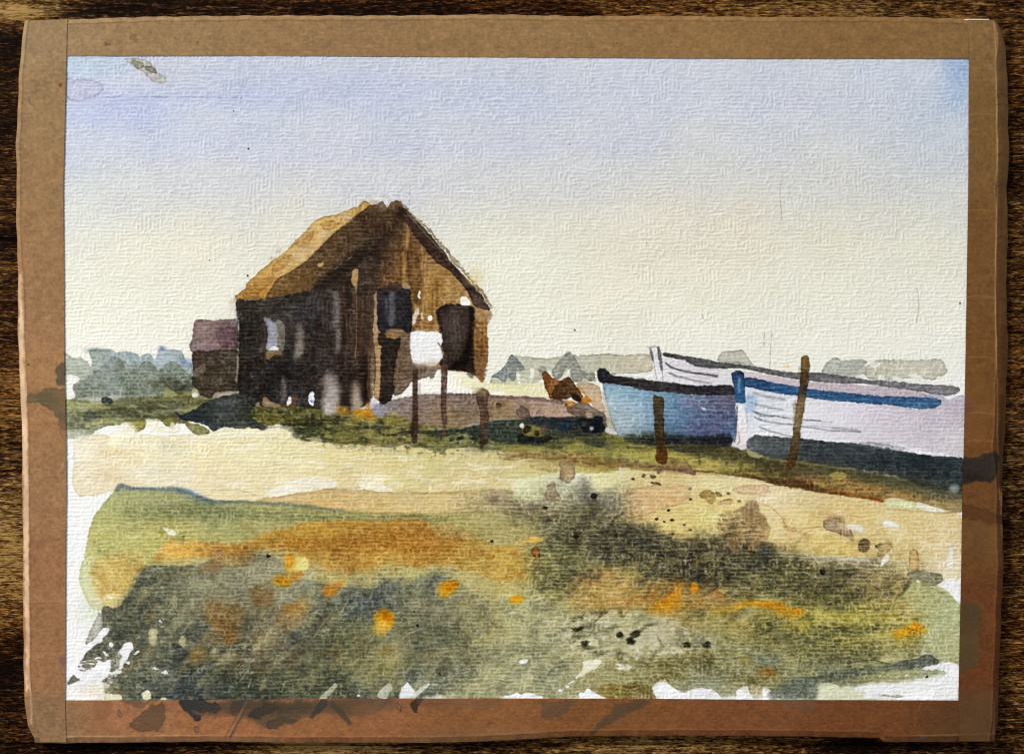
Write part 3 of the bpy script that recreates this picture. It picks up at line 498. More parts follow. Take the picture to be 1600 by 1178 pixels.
# ---- buildings far right of the hut
P([(800,557),(812,556),(855,560),(877,556),(889,549),(900,555),(941,553),(977,555),(1009,552),(1019,564),(1018,581),(967,584),(940,590),(930,596),(900,597),(880,594),(846,594),(830,604),(812,611),(800,610),(786,600),(768,600),(768,590),(785,580)],
  [(830,565,196,194,174),(900,560,190,188,168),(960,565,198,194,170),(1005,565,204,194,168),(800,600,200,200,172),(860,600,206,204,180)],.85,edge=.16,wob=.3,gran=.2,var=.04)
P([(766,588),(775,582),(784,576),(798,554),(810,563),(820,573),(819,578),(808,581),(806,590),(799,594),(794,590),(786,596),(776,590)],(134,142,138),.82,edge=.2,wob=.3,gran=.25)
P([(862,580),(872,564),(889,550),(900,561),(909,577),(918,582),(928,582),(930,592),(922,596),(914,590),(904,596),(896,594),(891,581),(884,574),(876,592),(866,590)],(150,152,142),.7,edge=.2,wob=.3,gran=.25)
B(848,577,6,6,(150,156,148),.8,soft=.2); 
for q in ([(806,582),(810,580),(813,596),(816,608),(811,604)],[(828,576),(834,576),(834,588),(826,592),(830,584)],[(854,580),(858,578),(866,592),(874,593),(882,584),(888,577),(892,576),(888,588),(880,596),(870,596),(862,592)],[(826,606),(832,599),(840,608)],[(930,580),(933,579),(934,594),(936,602),(931,598)]):
    P(q,(244,242,226),.92,wob=.2,fw=.5)
P([(1125,552),(1140,548),(1158,547),(1164,552),(1172,566),(1178,573),(1140,567),(1120,564)],(206,202,188),.85,edge=.18,wob=.3)
P([(1284,586),(1288,572),(1304,558),(1314,563),(1330,562),(1344,562),(1354,566),(1350,572),(1356,578),(1350,590),(1330,592),(1300,588)],(176,178,168),.8,edge=.18,wob=.3)
P([(1352,574),(1362,568),(1380,562),(1410,563),(1450,562),(1470,562),(1478,570),(1481,582),(1474,588),(1466,588),(1456,594),(1430,590),(1404,592),(1380,596),(1354,590)],(204,200,182),.85,edge=.16,wob=.3)
for q in ([(1334,588),(1350,586),(1356,592),(1340,592)],[(1372,590),(1378,586),(1386,594),(1374,594)],[(1394,590),(1402,588),(1416,596),(1398,595)],[(1418,586),(1430,584),(1446,592),(1456,594),(1440,596)],[(1358,570),(1378,566),(1366,576)]):
    P(q,(240,239,230),.92,wob=.2,fw=.5)
# pale cover and light strip
P([(600,628),(622,618),(637,596),(660,586),(684,576),(712,577),(742,588),(765,598),(790,598),(812,600),(855,600),(860,622),(784,618),(742,614),(667,615)],
  [(640,610,246,242,236),(700,600,248,246,236),(740,605,238,232,196),(780,610,236,230,186),(830,610,236,230,188),(850,610,242,236,200)],.97,wob=.4,edge=.06,gran=.1,var=.02)
P([(672,608),(700,604),(790,612),(780,617),(700,615)],(250,249,244),.7,soft=2)
S([(672,590),(678,588)],2,(90,74,50),.8)
P([(902,599),(914,596),(930,600),(938,606),(942,630),(946,645),(934,644),(924,632),(916,618)],[(915,605,210,184,150),(935,630,204,178,144)],.95,edge=.12,wob=.4)
P([(575,652),(650,640),(760,640),(900,636),(960,660),(1000,690),(940,700),(760,690),(620,690)],(120,110,72),.97,soft=3,gran=.4)
# ---- long low hull in front of the cover
P([(588,632),(622,622),(645,619),(667,615),(742,615),(785,617),(820,620),(855,622),(881,626),(900,630),(905,640),(900,652),(868,656),(831,654),(800,654),(760,658),(727,668),(650,672),(610,668),(575,656)],
  ad([(590,640,150,146,166),(620,640,142,128,132),(660,625,128,106,112),(720,630,126,104,106),(700,650,150,122,92),(660,655,156,126,112),(760,625,140,112,104),(780,645,156,126,98),(830,630,158,128,124),(860,640,186,156,142),(890,640,180,150,138),(640,650,140,114,120)],4,8,-4),.95,wob=.4,edge=.12,gran=.4,var=.06)
P([(742,660),(780,654),(812,652),(800,656),(760,664),(720,668)],(196,186,172),.6,soft=2.5)
P([(831,648),(840,642),(870,640),(900,638),(900,650),(835,651)],(196,164,146),.6,soft=1.5); P([(600,650),(612,640),(618,636),(626,648),(620,654)],(168,150,124),.8,edge=.12)
P([(647,617),(742,615),(880,625),(900,632),(780,622),(700,618)],(96,70,84),.45,soft=1.6)
P([(806,646),(810,640),(818,635),(826,642),(831,655),(815,655)],(118,98,84),.85,edge=.15); B(777,633,3.6,5,(92,70,52),.85,soft=.25,ang=-20,edge=.2); S([(838,648),(842,642)],2,(120,96,84),.6)
# ---- grass under the hut
P([(384,646),(394,636),(411,630),(436,632),(470,634),(520,642),(560,640),(592,650),(620,646),(640,658),(700,668),(760,662),(800,660),(850,668),(900,672),(950,676),(1000,690),(1000,708),(930,700),(850,706),(780,702),(720,700),(680,704),(640,692),(580,697),(524,691),(477,688),(462,678),(460,668),(430,664),(400,668)],
  [(400,645,104,100,54),(430,640,138,130,66),(440,655,104,96,40),(500,650,96,92,48),(550,650,128,112,60),(500,675,80,82,46),(560,680,106,100,56),(600,665,140,130,66),(640,665,140,128,70),(600,690,150,138,78),(680,685,130,132,84),(720,690,140,140,92),(780,690,104,108,72),(820,700,150,140,76),(870,700,130,126,70),(940,695,110,108,60),(980,700,140,136,72),(640,690,130,122,76)],.96,wob=.8,fw=1.2,gran=.5,var=.14)
for (x,y,rx,ry,c,a) in [(480,660,50,6,(56,56,32),.6),(520,668,40,5,(62,66,40),.6),(500,682,30,6,(54,60,40),.6),(570,668,24,6,(60,66,52),.6),(430,655,30,5,(70,62,28),.5),(560,692,30,5,(96,96,50),.6),(470,675,16,5,(60,68,52),.6),(592,660,8,8,(66,72,58),.7),(620,695,30,3,(90,84,56),.6),(700,695,14,3,(96,96,70),.5),(545,660,30,5,(150,138,80),.5),(532,680,16,4,(132,130,64),.6),(580,655,16,6,(166,156,90),.5)]:
    B(x,y,rx,ry,c,a,soft=.6,wob=2,fw=1.5,gran=.6)
HS1 = diagnoise(2, 26, 5, 41); HS2 = diagnoise(-3, 44, 9, 42)
GRS = [(394,640),(430,632),(470,636),(540,644),(592,652),(640,662),(720,670),(840,672),(950,682),(1000,696),(950,706),(850,704),(720,698),(580,694),(480,686),(462,672),(400,664)]
mottle(GRS, [((52,56,34),HS2,.10,.25,.65),((158,148,84),HS1,.22,.2,.6),((44,48,38),MOT1,.22,.2,.6),((124,112,52),MOT2,-.2,-.2,.5),((176,168,104),MOT3,.42,.15,.5)], soft=3)
mottle([(470,686),(580,690),(720,696),(850,700),(940,704),(900,716),(760,712),(640,708),(540,702)], [((120,108,62),HS1,.12,.2,.6),((92,88,52),MOT3,.25,.2,.6),((214,200,142),MOT1,.2,.2,.4)], soft=5)
mottle([(104,628),(160,628),(240,620),(310,614),(335,626),(320,645),(235,654),(150,668),(110,678)], [((176,176,124),HS1,.18,.2,.5),((92,94,66),HS2,.12,.25,.5),((128,134,104),MOT1,-.2,-.2,.4)], soft=3)
mottle([(120,690),(260,684),(460,676),(560,698),(760,704),(860,720),(800,760),(600,764),(400,764),(200,760),(130,765)], [((226,214,164),HS2,.18,.3,.3),((246,241,218),HS1,.16,.25,.5),((232,212,172),MOT2,.26,.25,.3)], soft=8)
mottle([(900,700),(1000,694),(1100,700),(1160,712),(1300,744),(1480,780),(1400,782),(1220,752),(1080,732),(960,722)], [((196,184,98),HS1,.2,.2,.5),((96,80,46),HS2,.12,.25,.5),((70,64,44),MOT3,.3,.2,.5)], soft=4)
mottle([(980,770),(1100,750),(1300,780),(1480,810),(1480,870),(1300,850),(1100,840),(980,815)], [((240,226,188),HS2,.15,.3,.4),((214,186,146),MOT2,.18,.3,.35),((226,206,158),HS1,-.25,-.2,.4)], soft=8)
P([(596,679),(640,673),(700,670),(727,668),(750,661),(775,657),(812,656),(832,652),(846,650),(900,652),(940,655),(947,676),(920,682),(890,684),(860,688),(840,696),(812,694),(780,690),(750,682),(720,676),(680,676),(640,680)],
  [(640,676,56,60,46),(720,672,50,58,54),(780,670,58,66,58),(812,675,66,72,60),(850,670,54,60,60),(900,660,44,48,52),(880,685,70,72,50)],.88,wob=.6,soft=1.4,gran=.5,var=.1)
P([(828,654),(870,654),(892,657),(893,672),(868,672),(850,668),(834,664)],(42,48,54),.85,edge=.12); P([(868,658),(892,656),(892,673),(874,674)],(38,50,62),.8,soft=1.2)
P([(899,656),(924,655),(927,669),(917,678),(907,668)],(30,32,34),.9,soft=1); P([(926,654),(936,650),(942,653),(947,674),(926,676)],(16,22,28),.96,edge=.1)
P([(884,640),(900,630),(915,629),(934,642),(945,648),(949,668),(943,664),(940,652),(926,650),(920,654),(896,650)],[(900,640,118,98,86),(940,655,124,108,94)],.85,edge=.2,wob=.5); P([(916,645),(926,648),(922,655),(914,652)],(192,164,150),.85); B(926,671,3,3,(220,220,220),.8,soft=.5); B(913,664,5,3,(96,86,92),.7,soft=.6)
P([(808,682),(812,678),(830,682),(858,681),(862,688),(846,691),(812,692)],(30,32,26),.9,edge=.1,soft=1); P([(814,668),(824,664),(838,668),(850,668),(850,680),(838,684),(820,680)],(150,140,70),.8); B(822,672,6,6,(46,36,24),.9,soft=.3); B(837,678,3.5,5,(46,30,22),.9,soft=.3); B(848,670,6,9,(84,68,56),.8,soft=.4); B(815,665,3.8,3.8,(250,250,246),.98,soft=.25,wob=.2)
B(718,684,6,4,(34,42,40),.92,soft=.25,ang=-15,edge=.1); B(741,683,4.5,4,(40,46,44),.9,soft=.25,ang=25); B(660,683,7,3,(150,150,120),.6,soft=.5)
P([(856,690),(880,684),(905,684),(920,690),(900,696),(880,700),(858,702)],(98,98,62),.7,soft=1.5,gran=.6); B(930,690,16,9,(52,56,48),.7,soft=.7,gran=.6); P([(940,700),(955,692),(958,720),(945,716)],(120,118,84),.5,soft=2)
P([(878,700),(905,690),(930,698),(960,708),(900,704)],(176,168,84),.6,soft=2,gran=.5)
P([(780,694),(840,698),(850,706),(790,706)],(172,158,84),.5,soft=2)
# dark shade in front of the shed and hut
P([(272,641),(281,648),(290,646),(312,635),(335,620),(355,617),(378,612),(420,615),(450,622),(445,634),(420,630),(395,637),(393,650),(406,662),(416,667),(410,672),(392,669),(372,670),(346,667),(336,673),(327,667),(308,660),(292,656),(280,652)],
  [(285,650,36,44,50),(310,652,34,40,42),(340,640,54,60,58),(360,630,66,68,66),(350,658,40,46,40),(390,650,56,62,44),(400,668,60,58,56),(420,622,66,60,56)],.93,wob=.5,fw=1.2,edge=.1,gran=.35,var=.14)
B(352,632,14,4,(108,108,112),.6,soft=.8); B(412,669,6,4,(90,90,96),.7,soft=.4)
P([(290,660),(312,662),(330,672),(322,678),(306,676)],(118,112,52),.8,edge=.12,soft=1)
B(464,681,6,5,(112,110,100),.6,soft=.4,edge=.2)
# ---- rust heap
P([(846,584),(850,580),(855,581),(862,590),(874,594),(880,592),(884,600),(876,612),(872,624),(859,622),(856,612),(850,600)],[(850,588,110,64,26),(860,600,140,84,36),(866,615,150,92,40)],.95,edge=.2,wob=.5)
P([(866,606),(876,594),(888,588),(900,600),(907,612),(912,622),(905,629),(894,620),(884,625),(866,622),(862,616)],[(880,605,84,58,32),(870,618,70,46,26),(900,612,96,62,30)],.95,edge=.15,wob=.5,gran=.4)
P([(892,618),(900,616),(908,624),(906,630),(896,626)],(40,26,18),.9); P([(908,624),(916,620),(924,626),(921,631),(910,630)],(196,122,24),.92); P([(882,626),(896,628),(900,632),(886,633)],(206,140,40),.8); P([(882,628),(888,634),(898,634),(890,640),(882,636)],(150,96,44),.85,edge=.15)
P([(900,598),(906,602),(920,622),(910,616)],(190,140,80),.8)

# ---- small shed
P([(308,499),(335,500),(366,498),(371,509),(373,536),(371,547),(353,546),(330,549),(312,549),(299,550),(294,543),(298,530),(303,507)],
  ad([(320,505,146,116,120),(345,520,118,88,96),(320,535,142,114,116),(300,540,132,106,108),(362,535,112,84,88)],6,12,4),.96,edge=.2,wob=.3,gran=.25,var=.05)
P([(338,517),(366,508),(368,530),(370,544),(345,540),(338,530)],(108,80,88),.6,edge=.14,wob=.3); P([(306,538),(330,534),(342,538),(336,542),(330,548),(302,548)],(152,126,128),.6); P([(344,547),(353,545),(366,546),(360,548)],(210,200,196),.8)
P([(300,550),(320,548),(371,547),(372,580),(372,612),(352,613),(335,616),(328,623),(312,618),(306,608),(300,600),(301,580)],
  [(310,560,66,54,48),(350,560,72,60,50),(330,590,68,62,42),(360,600,66,54,42),(320,612,70,58,46)],.96,edge=.14,wob=.3,gran=.35,var=.1)
P([(300,580),(312,570),(318,566),(320,580),(310,586),(302,590)],(130,118,98),.7); B(346,567,4,1.6,(160,148,130),.7,soft=.5); P([(370,554),(374,552),(372,575),(374,598),(369,596),(370,570)],(176,164,148),.85,wob=.2)
P([(329,622),(336,614),(356,611),(372,611),(373,615),(350,617),(338,622)],(170,160,140),.9,wob=.3); P([(301,609),(307,608),(312,617),(306,621),(300,618)],(196,194,150),.8); P([(300,619),(306,615),(310,620),(302,622)],(244,244,236),.9)
B(372,500,5,7,(150,156,168),.7,soft=.6)

# ---- hut: roof
P([(368,462),(385,450),(385,444),(411,419),(441,396),(454,384),(486,352),(501,341),(524,336),(546,327),(561,322),(569,314),(580,320),(584,326),(561,336),(548,348),(524,365),(505,382),(482,406),(460,423),(436,436),(422,455),(414,467),(392,468),(369,469)],
  ad([(375,462,172,120,50),(400,450,176,122,48),(420,440,178,126,54),(400,436,214,172,88),(430,415,196,152,82),(450,395,216,174,92),(470,400,206,172,116),(480,375,182,136,74),(500,355,216,176,96),(520,345,208,168,92),(500,375,202,168,122),(545,335,196,162,110),(560,326,176,130,56),(440,425,204,160,92),(470,410,204,176,128)],8,12,14),.97,edge=.2,wob=.35,fw=.9,gran=.3,var=.07)
for q in ([(425,418),(440,402),(456,398),(450,412),(436,424),(424,430)],[(458,382),(474,372),(490,362),(486,376),(476,388),(462,384)],[(500,350),(520,346),(530,352),(516,360),(505,362)],[(384,452),(410,436),(430,432),(418,450),(400,460),(382,460)]):
    P(q,(172,122,62),.42,edge=.22,wob=1,fw=1.6)
for q in ([(462,392),(470,384),(480,390),(470,402),(462,404)],[(500,368),(512,360),(522,356),(512,370),(502,376)],[(530,340),(545,334),(548,342),(534,348)]):
    P(q,(214,190,148),.6,edge=.1,wob=1,fw=1.4)
S([(362,466),(370,470),(376,484),(372,500)],[3,6,6,3],(206,196,184),.55,soft=2,gran=.6); B(363,470,6,5,(196,178,150),.5,soft=.7)
for (x,y,rx,ry) in [(434,392,5,4),(426,405,4,3),(585,317,7,4),(603,308,5,3),(624,312,4,3)]:
    B(x,y,rx,ry,(196,174,140),.5,soft=.6,fw=1.5)
# dark roof plane
P([(578,322),(588,320),(597,315),(604,325),(612,316),(621,314),(628,320),(630,345),(612,372),(596,384),(580,380),(564,390),(548,402),(533,413),(518,424),(505,435),(492,446),(479,456),(449,463),(414,468),(422,454),(436,435),(460,422),(482,405),(505,381),(524,364),(548,347),(561,334)],
  [(425,460,128,98,56),(450,445,122,92,52),(480,430,112,84,50),(470,455,116,86,52),(510,405,98,74,46),(540,380,90,68,44),(570,350,86,64,44),(590,330,112,90,66),(600,345,84,62,42),(610,325,130,104,70),(600,370,66,50,36),(560,385,76,58,42),(520,420,88,66,46)],.97,edge=.16,wob=.3,fw=.7,gran=.45,var=.09)
P([(560,340),(580,326),(604,328),(626,330),(620,360),(600,380),(580,378),(566,366)],(60,44,32),.5,soft=6,gran=.5)
P([(500,412),(504,408),(503,416),(494,417)],(206,176,126),.9); S([(578,322),(561,335),(524,364),(482,405),(460,422),(436,436),(422,455),(415,467)],1.6,(70,46,26),.6)
P([(590,322),(598,316),(606,330),(596,332)],(140,118,92),.6,edge=.2)
# ---- gable
P([(604,352),(614,335),(625,326),(640,340),(660,362),(681,388),(702,414),(728,446),(742,470),(760,486),(768,488),(766,496),(762,510),(763,540),(762,566),(757,580),(756,598),(742,585),(727,582),(690,578),(650,584),(622,600),(598,626),(585,620),(584,560),(587,500),(589,440),(594,400)],
  ad([(620,350,96,66,34),(640,370,120,82,38),(610,400,96,66,32),(630,400,96,62,28),(660,400,120,80,36),(680,420,166,120,56),(700,440,172,126,62),(720,460,176,132,68),(610,430,132,94,48),(640,440,140,98,44),(660,460,150,104,40),(690,460,160,114,50),(660,490,156,112,52),(750,500,168,120,62),(752,540,140,92,34),(752,565,120,80,40),(680,480,168,126,62),(735,480,176,140,86)],4,10,20),.97,wob=.25,fw=.9,gran=.55,var=.08)
# board streaks
for (x,y0_,y1_,w,c,a) in [(606,380,450,10,(88,60,32),.6),(624,370,445,12,(84,56,26),.6),(640,372,520,8,(96,64,30),.55),(650,390,470,9,(92,62,28),.55),(673,430,520,7,(120,84,34),.5),(655,425,475,6,(104,70,34),.5),(683,440,480,5,(130,92,44),.5),
     (636,345,385,6,(190,146,80),.7),(630,395,445,6,(196,150,84),.5),(666,400,470,8,(196,154,92),.6),(659,385,420,3,(206,172,120),.6),(594,405,445,5,(166,128,76),.5),(671,420,500,7,(190,146,80),.5),(622,398,430,4,(176,130,70),.5),(700,440,475,10,(196,160,104),.5),(716,450,470,8,(190,152,96),.5)]:
    S([(x,y0_),(x+1,(y0_+y1_)/2),(x-.5,y1_)],[w*.6,w,w*.8],c,a,soft=1.8,gran=.7)
# ---- side wall
P([(369,470),(392,469),(414,468),(449,463),(479,456),(492,446),(505,435),(518,424),(533,413),(548,402),(564,390),(582,378),(598,372),(606,384),(596,410),(590,440),(587,480),(583,520),(580,560),(578,600),(577,622),(566,636),(545,640),(520,640),(495,640),(470,636),(446,632),(420,628),(396,622),(374,615),(373,580),(374,540),(374,505),(370,488)],
  [(390,480,62,56,46),(380,520,50,46,38),(380,590,36,34,30),(440,480,62,56,50),(470,490,64,62,64),(480,520,48,42,38),(500,460,56,46,40),(540,430,56,44,36),(580,390,58,44,34),(570,440,74,58,44),(575,500,78,58,42),(560,540,64,46,36),(520,520,60,46,38),(550,580,56,42,34),(500,560,48,42,40),(450,560,44,42,38),(420,600,46,44,42),(470,600,46,44,46),(520,610,60,52,46),(570,600,50,36,28),(560,620,62,46,34),(440,620,54,52,50),(400,560,44,40,34)],.97,edge=.1,wob=.3,fw=.9,gran=.4,var=.12)
P([(480,458),(505,437),(533,415),(560,396),(590,378),(600,384),(580,402),(555,416),(520,440),(500,458)],(36,28,24),.55,soft=5,gran=.4)
for (x,y0_,y1_,w,c,a,s) in [(523,460,508,11,(120,116,114),.6,5),(528,512,548,8,(150,142,140),.5,3),(467,512,562,11,(142,132,118),.65,6),(510,500,560,10,(56,48,44),.4,4),(500,440,500,12,(66,58,54),.4,4),(518,596,636,20,(158,148,140),.8,10),(522,606,634,12,(184,174,164),.7,7),(512,618,638,12,(196,190,184),.5,7),(557,606,636,11,(158,142,126),.75,8),(558,616,634,7,(180,164,144),.55,5),
     (443,592,628,8,(134,126,124),.7,5),(401,586,612,6,(104,102,100),.8,2),(540,480,560,7,(88,66,48),.5,3),(565,470,560,8,(88,64,46),.5,3),(575,420,500,10,(84,64,50),.4,3),(546,560,640,8,(44,32,26),.6,3),(574,560,628,10,(40,26,20),.7,3),(420,480,500,30,(66,60,52),.4,6),(490,460,520,16,(70,72,80),.4,5)]:
    S([(x,y0_),(x+.5,(y0_+y1_)/2),(x,y1_)],[w*.8,w,w*.9],c,a,soft=s,gran=.7,wob=.5)
S([(556,455),(557,500),(556,560)],1.4,(176,136,96),.75,gran=.5); P([(551,424),(559,422),(558,440),(556,455),(553,446),(549,440)],(196,160,104),.9,soft=1)
P([(414,622),(426,610),(436,600),(448,596),(450,632),(424,632)],(68,62,58),.6,edge=.05,soft=1.5)
S([(626,332),(616,356),(606,384),(598,412),(592,446),(589,474)],[14,18,16,14,10,6],(78,58,42),.72,soft=7,gran=.5)
S([(606,366),(580,384),(552,402),(520,428),(494,450),(476,458)],[20,20,16,14,10,6],(50,38,30),.62,soft=8,gran=.5)
B(622,345,16,18,(66,50,36),.6,soft=.8,gran=.5); B(612,410,8,30,(84,60,40),.5,soft=.8,gran=.6)
rs = np.random.RandomState(5)
for k in range(46):
    x = rs.uniform(378, 582); y0_ = 470 + max(0, 0) - (max(0, x - 480) * .75) + rs.uniform(8, 90); y1_ = y0_ + rs.uniform(30, 110)
    c = [(30,24,22),(84,66,52),(60,54,52),(96,84,74),(44,34,28),(70,52,38)][rs.randint(6)]
    S([(x, y0_), (x + rs.uniform(-1, 1), min(632, y1_))], [rs.uniform(2, 5), rs.uniform(3, 9)], c, rs.uniform(.25, .5), soft=rs.uniform(1.5, 4), gran=.7, wob=.8)
for k in range(30):
    x = rs.uniform(606, 755); yt = 330 + abs(x - 622) * 1.16 + 16; y0_ = rs.uniform(yt, yt + 90); y1_ = y0_ + rs.uniform(20, 70)
    c = [(92,62,30),(186,148,92),(120,86,44),(72,50,30),(150,114,62)][rs.randint(5)]
    S([(x, y0_), (x + rs.uniform(-1, 1), min(y1_, 575))], [rs.uniform(2, 4), rs.uniform(2, 7)], c, rs.uniform(.25, .5), soft=rs.uniform(1, 3), gran=.8, wob=.8)
for (x,y,rx,ry,c,a) in [(392,540,18,60,(26,22,20),.55),(400,602,24,26,(24,22,20),.55),(455,595,40,34,(28,24,24),.5),(440,580,20,14,(22,20,18),.5),(490,560,20,60,(40,32,28),.45),(545,600,8,36,(30,20,16),.55),(574,590,7,44,(34,22,16),.6),(550,500,26,50,(52,36,26),.4),(480,470,30,14,(44,36,32),.4),(400,482,30,8,(40,34,30),.4)]:
    B(x,y,rx,ry,c,a*.72,soft=.8,wob=2,gran=.6)
for (x,y0_,y1_,w,c,a,so) in [(517,590,634,18,(160,150,142),.8,8),(521,608,640,15,(190,180,172),.75,6),(512,626,642,12,(204,196,188),.6,5),(557,604,638,12,(166,150,134),.8,7),(560,620,638,7,(186,170,150),.6,4),(467,515,560,9,(146,136,122),.6,5),(469,532,556,5,(166,158,144),.4,3),(523,458,505,8,(126,120,118),.6,4),(443,592,622,6,(140,132,128),.7,4),(528,520,545,5,(158,150,148),.5,3)]:
    S([(x,y0_),(x+.5,(y0_+y1_)/2),(x,y1_)],[w*.7,w,w*.9],c,a,soft=so,gran=.9,wob=1.5,fw=1.5)
# door post light board
P([(584,486),(588,466),(591,470),(592,500),(590,520),(595,540),(594,600),(592,622),(586,622),(586,580),(584,540)],(180,148,108),.95,wob=.15,gran=.5); S([(581,525),(586,560),(586,600)],1.6,(70,44,26),.8)
P([(576,540),(584,520),(584,620),(576,624)],(98,74,54),.75,soft=1.5)
# side window
P([(411,497),(420,496),(426,501),(432,499),(441,504),(445,510),(445,530),(444,547),(437,549),(422,548),(416,545),(418,527),(417,512)],[(424,510,176,182,212),(428,530,184,188,216),(440,520,112,106,84),(440,540,116,108,92),(415,500,110,112,104),(426,545,214,216,226)],.97,wob=.3,edge=.14,gran=.2)
P([(430,502),(440,506),(444,514),(443,545),(433,545),(434,524)],(112,106,88),.75,soft=1.2); P([(422,544),(430,541),(437,545),(433,549),(421,549)],(238,240,246),.9)
P([(418,549),(436,548),(442,550),(441,556),(428,556),(420,562),(416,558)],(150,124,82),.85,soft=1)
S([(424,499),(428,503),(432,500)],2,(40,36,40),.8); B(408,548,3,4,(110,110,96),.6,soft=.5)
# edges where the brown washes dried
for q in ([(369,469),(392,469),(414,468),(449,463),(479,456)],[(369,470),(371,500),(374,540),(374,612)]): S(q,1.8,(24,20,18),.6,fw=1.4)
# front windows and doorway
P([(585,462),(590,455),(596,450),(590,480),(591,516),(586,512)],(186,156,120),.85,wob=.2)
P([(589,456),(594,450),(602,447),(620,448),(630,450),(636,447),(641,456),(643,470),(644,490),(644,520),(641,524),(630,518),(618,515),(606,519),(597,521),(591,514),(589,490)],
  [(600,470,46,42,52),(615,480,64,62,64),(630,470,38,34,36),(636,500,36,34,36),(600,500,34,34,42),(615,510,40,38,42)],.97,edge=.2,wob=.3,gran=.3)
S([(612,458),(613,480),(612,506)],[7,9,8],(112,112,116),.75,soft=2.5,gran=.6); S([(603,465),(604,490)],5,(84,86,100),.5,soft=2); P([(594,449),(606,444),(620,440),(628,446),(624,454),(604,456)],(74,54,44),.7,soft=1.5)
P([(626,444),(636,444),(640,450),(630,450)],(206,176,140),.7)
P([(604,517),(618,513),(632,516),(628,526),(614,528)],(150,122,90),.85,soft=1.2)
P([(626,524),(643,522),(643,540),(660,572),(690,576),(684,578),(678,586),(668,589),(652,594),(641,598),(634,608),(622,618),(616,618),(616,600),(618,560),(622,546)],
  [(634,540,122,102,82),(632,580,108,88,70),(640,590,104,86,66),(670,582,140,124,108),(625,610,112,92,74)],.92,edge=.14,wob=.3,gran=.35)
P([(591,524),(597,520),(606,528),(616,530),(626,528),(625,540),(621,548),(618,562),(616,590),(616,612),(612,624),(604,630),(598,632),(593,626),(595,600),(594,560),(595,542),(591,534)],(44,36,30),.96,edge=.15,wob=.3,gran=.25)
P([(654,452),(657,456),(655,466),(652,462)],(250,246,236),.95); P([(647,485),(653,478),(654,490),(648,506),(644,505)],(236,226,206),.8,fw=1.4); P([(668,493),(674,491),(677,497),(671,500)],(250,248,240),.97); B(660,492,2,6,(240,230,210),.7,soft=.5)
P([(648,504),(655,488),(658,496),(652,516),(645,520)],(110,76,46),.7)
P([(683,486),(686,480),(694,477),(706,478),(717,475),(734,477),(741,485),(740,500),(737,510),(738,530),(737,555),(740,570),(742,581),(728,581),(714,578),(704,578),(692,577),(686,568),(686,558),(694,552),(688,540),(690,520),(686,505)],
  [(690,485,40,30,26),(710,490,84,72,64),(715,520,92,80,72),(730,500,48,36,30),(735,540,30,20,16),(725,560,18,12,10),(700,540,66,56,50),(696,570,52,42,36),(710,555,70,60,52),(712,572,40,30,24)],.97,edge=.25,er=6,wob=.5,fw=1,gran=.25)
S([(684,486),(686,500),(689,518)],5,(36,26,22),.8,soft=1.6); S([(738,484),(738,510),(734,540),(724,562),(708,574)],[8,6,9,16,10],(20,13,10),.85,soft=3)
S([(683,488),(687,481),(696,477),(717,476),(734,478),(740,486),(738,500)],3.2,(24,17,15),.75,soft=1.2,fw=1.5)
S([(741,486),(737,515),(738,545),(739,572)],5,(26,18,14),.7,soft=2); B(712,520,12,30,(96,84,76),.45,soft=.8,gran=.5)
P([(720,466),(728,464),(736,474),(734,477),(720,476)],(250,248,240),.97,wob=.3)
P([(742,482),(756,486),(768,486),(767,490),(760,498),(758,490)],(196,164,128),.6)
# barge board
P([(622,324),(628,324),(636,328),(660,354),(681,378),(700,402),(718,424),(736,444),(752,462),(760,474),(766,485),(758,485),(749,481),(740,477),(734,464),(728,453),(714,436),(700,421),(690,416),(681,410),(670,396),(659,382),(648,370),(634,346),(624,336)],(60,44,36),.95,wob=.2,edge=.14,gran=.3,var=.12)
P([(736,458),(750,464),(764,484),(752,482),(742,476)],(88,72,64),.7,wob=.2)
S([(625,316),(640,332),(662,352),(690,384),(716,414),(742,446),(758,466),(768,482)],[2,3,4,5,5,5,5,3],(150,128,96),.7,fw=2.4,soft=1.2,gran=.6,edge=.1)
S([(634,330),(665,366),(694,398)],2,(130,110,92),.6,soft=1); B(746,432,12,14,(222,204,150),.4,soft=.9); B(735,440,8,8,(220,196,130),.4,soft=.8); B(656,340,10,5,(226,212,190),.5,soft=.8)
P([(762,494),(772,492),(768,500),(764,508),(762,504)],(176,150,124),.7); P([(764,480),(774,480),(770,484)],(200,180,150),.6)
# right-hand wood band below the eave
for yy in range(506, 590, 7):
    S([(741,yy+.5),(752,yy-.5),(761,yy)],[3,3.4,2],(92,56,18) if (yy//7)%3 else (120,78,30),.55,soft=1.6,gran=.6,wob=1)
P([(742,560),(758,556),(760,580),(756,598),(748,586)],(150,112,72),.5,soft=2)
P([(736,576),(744,580),(740,590),(730,584)],(60,46,36),.5,soft=1.5)
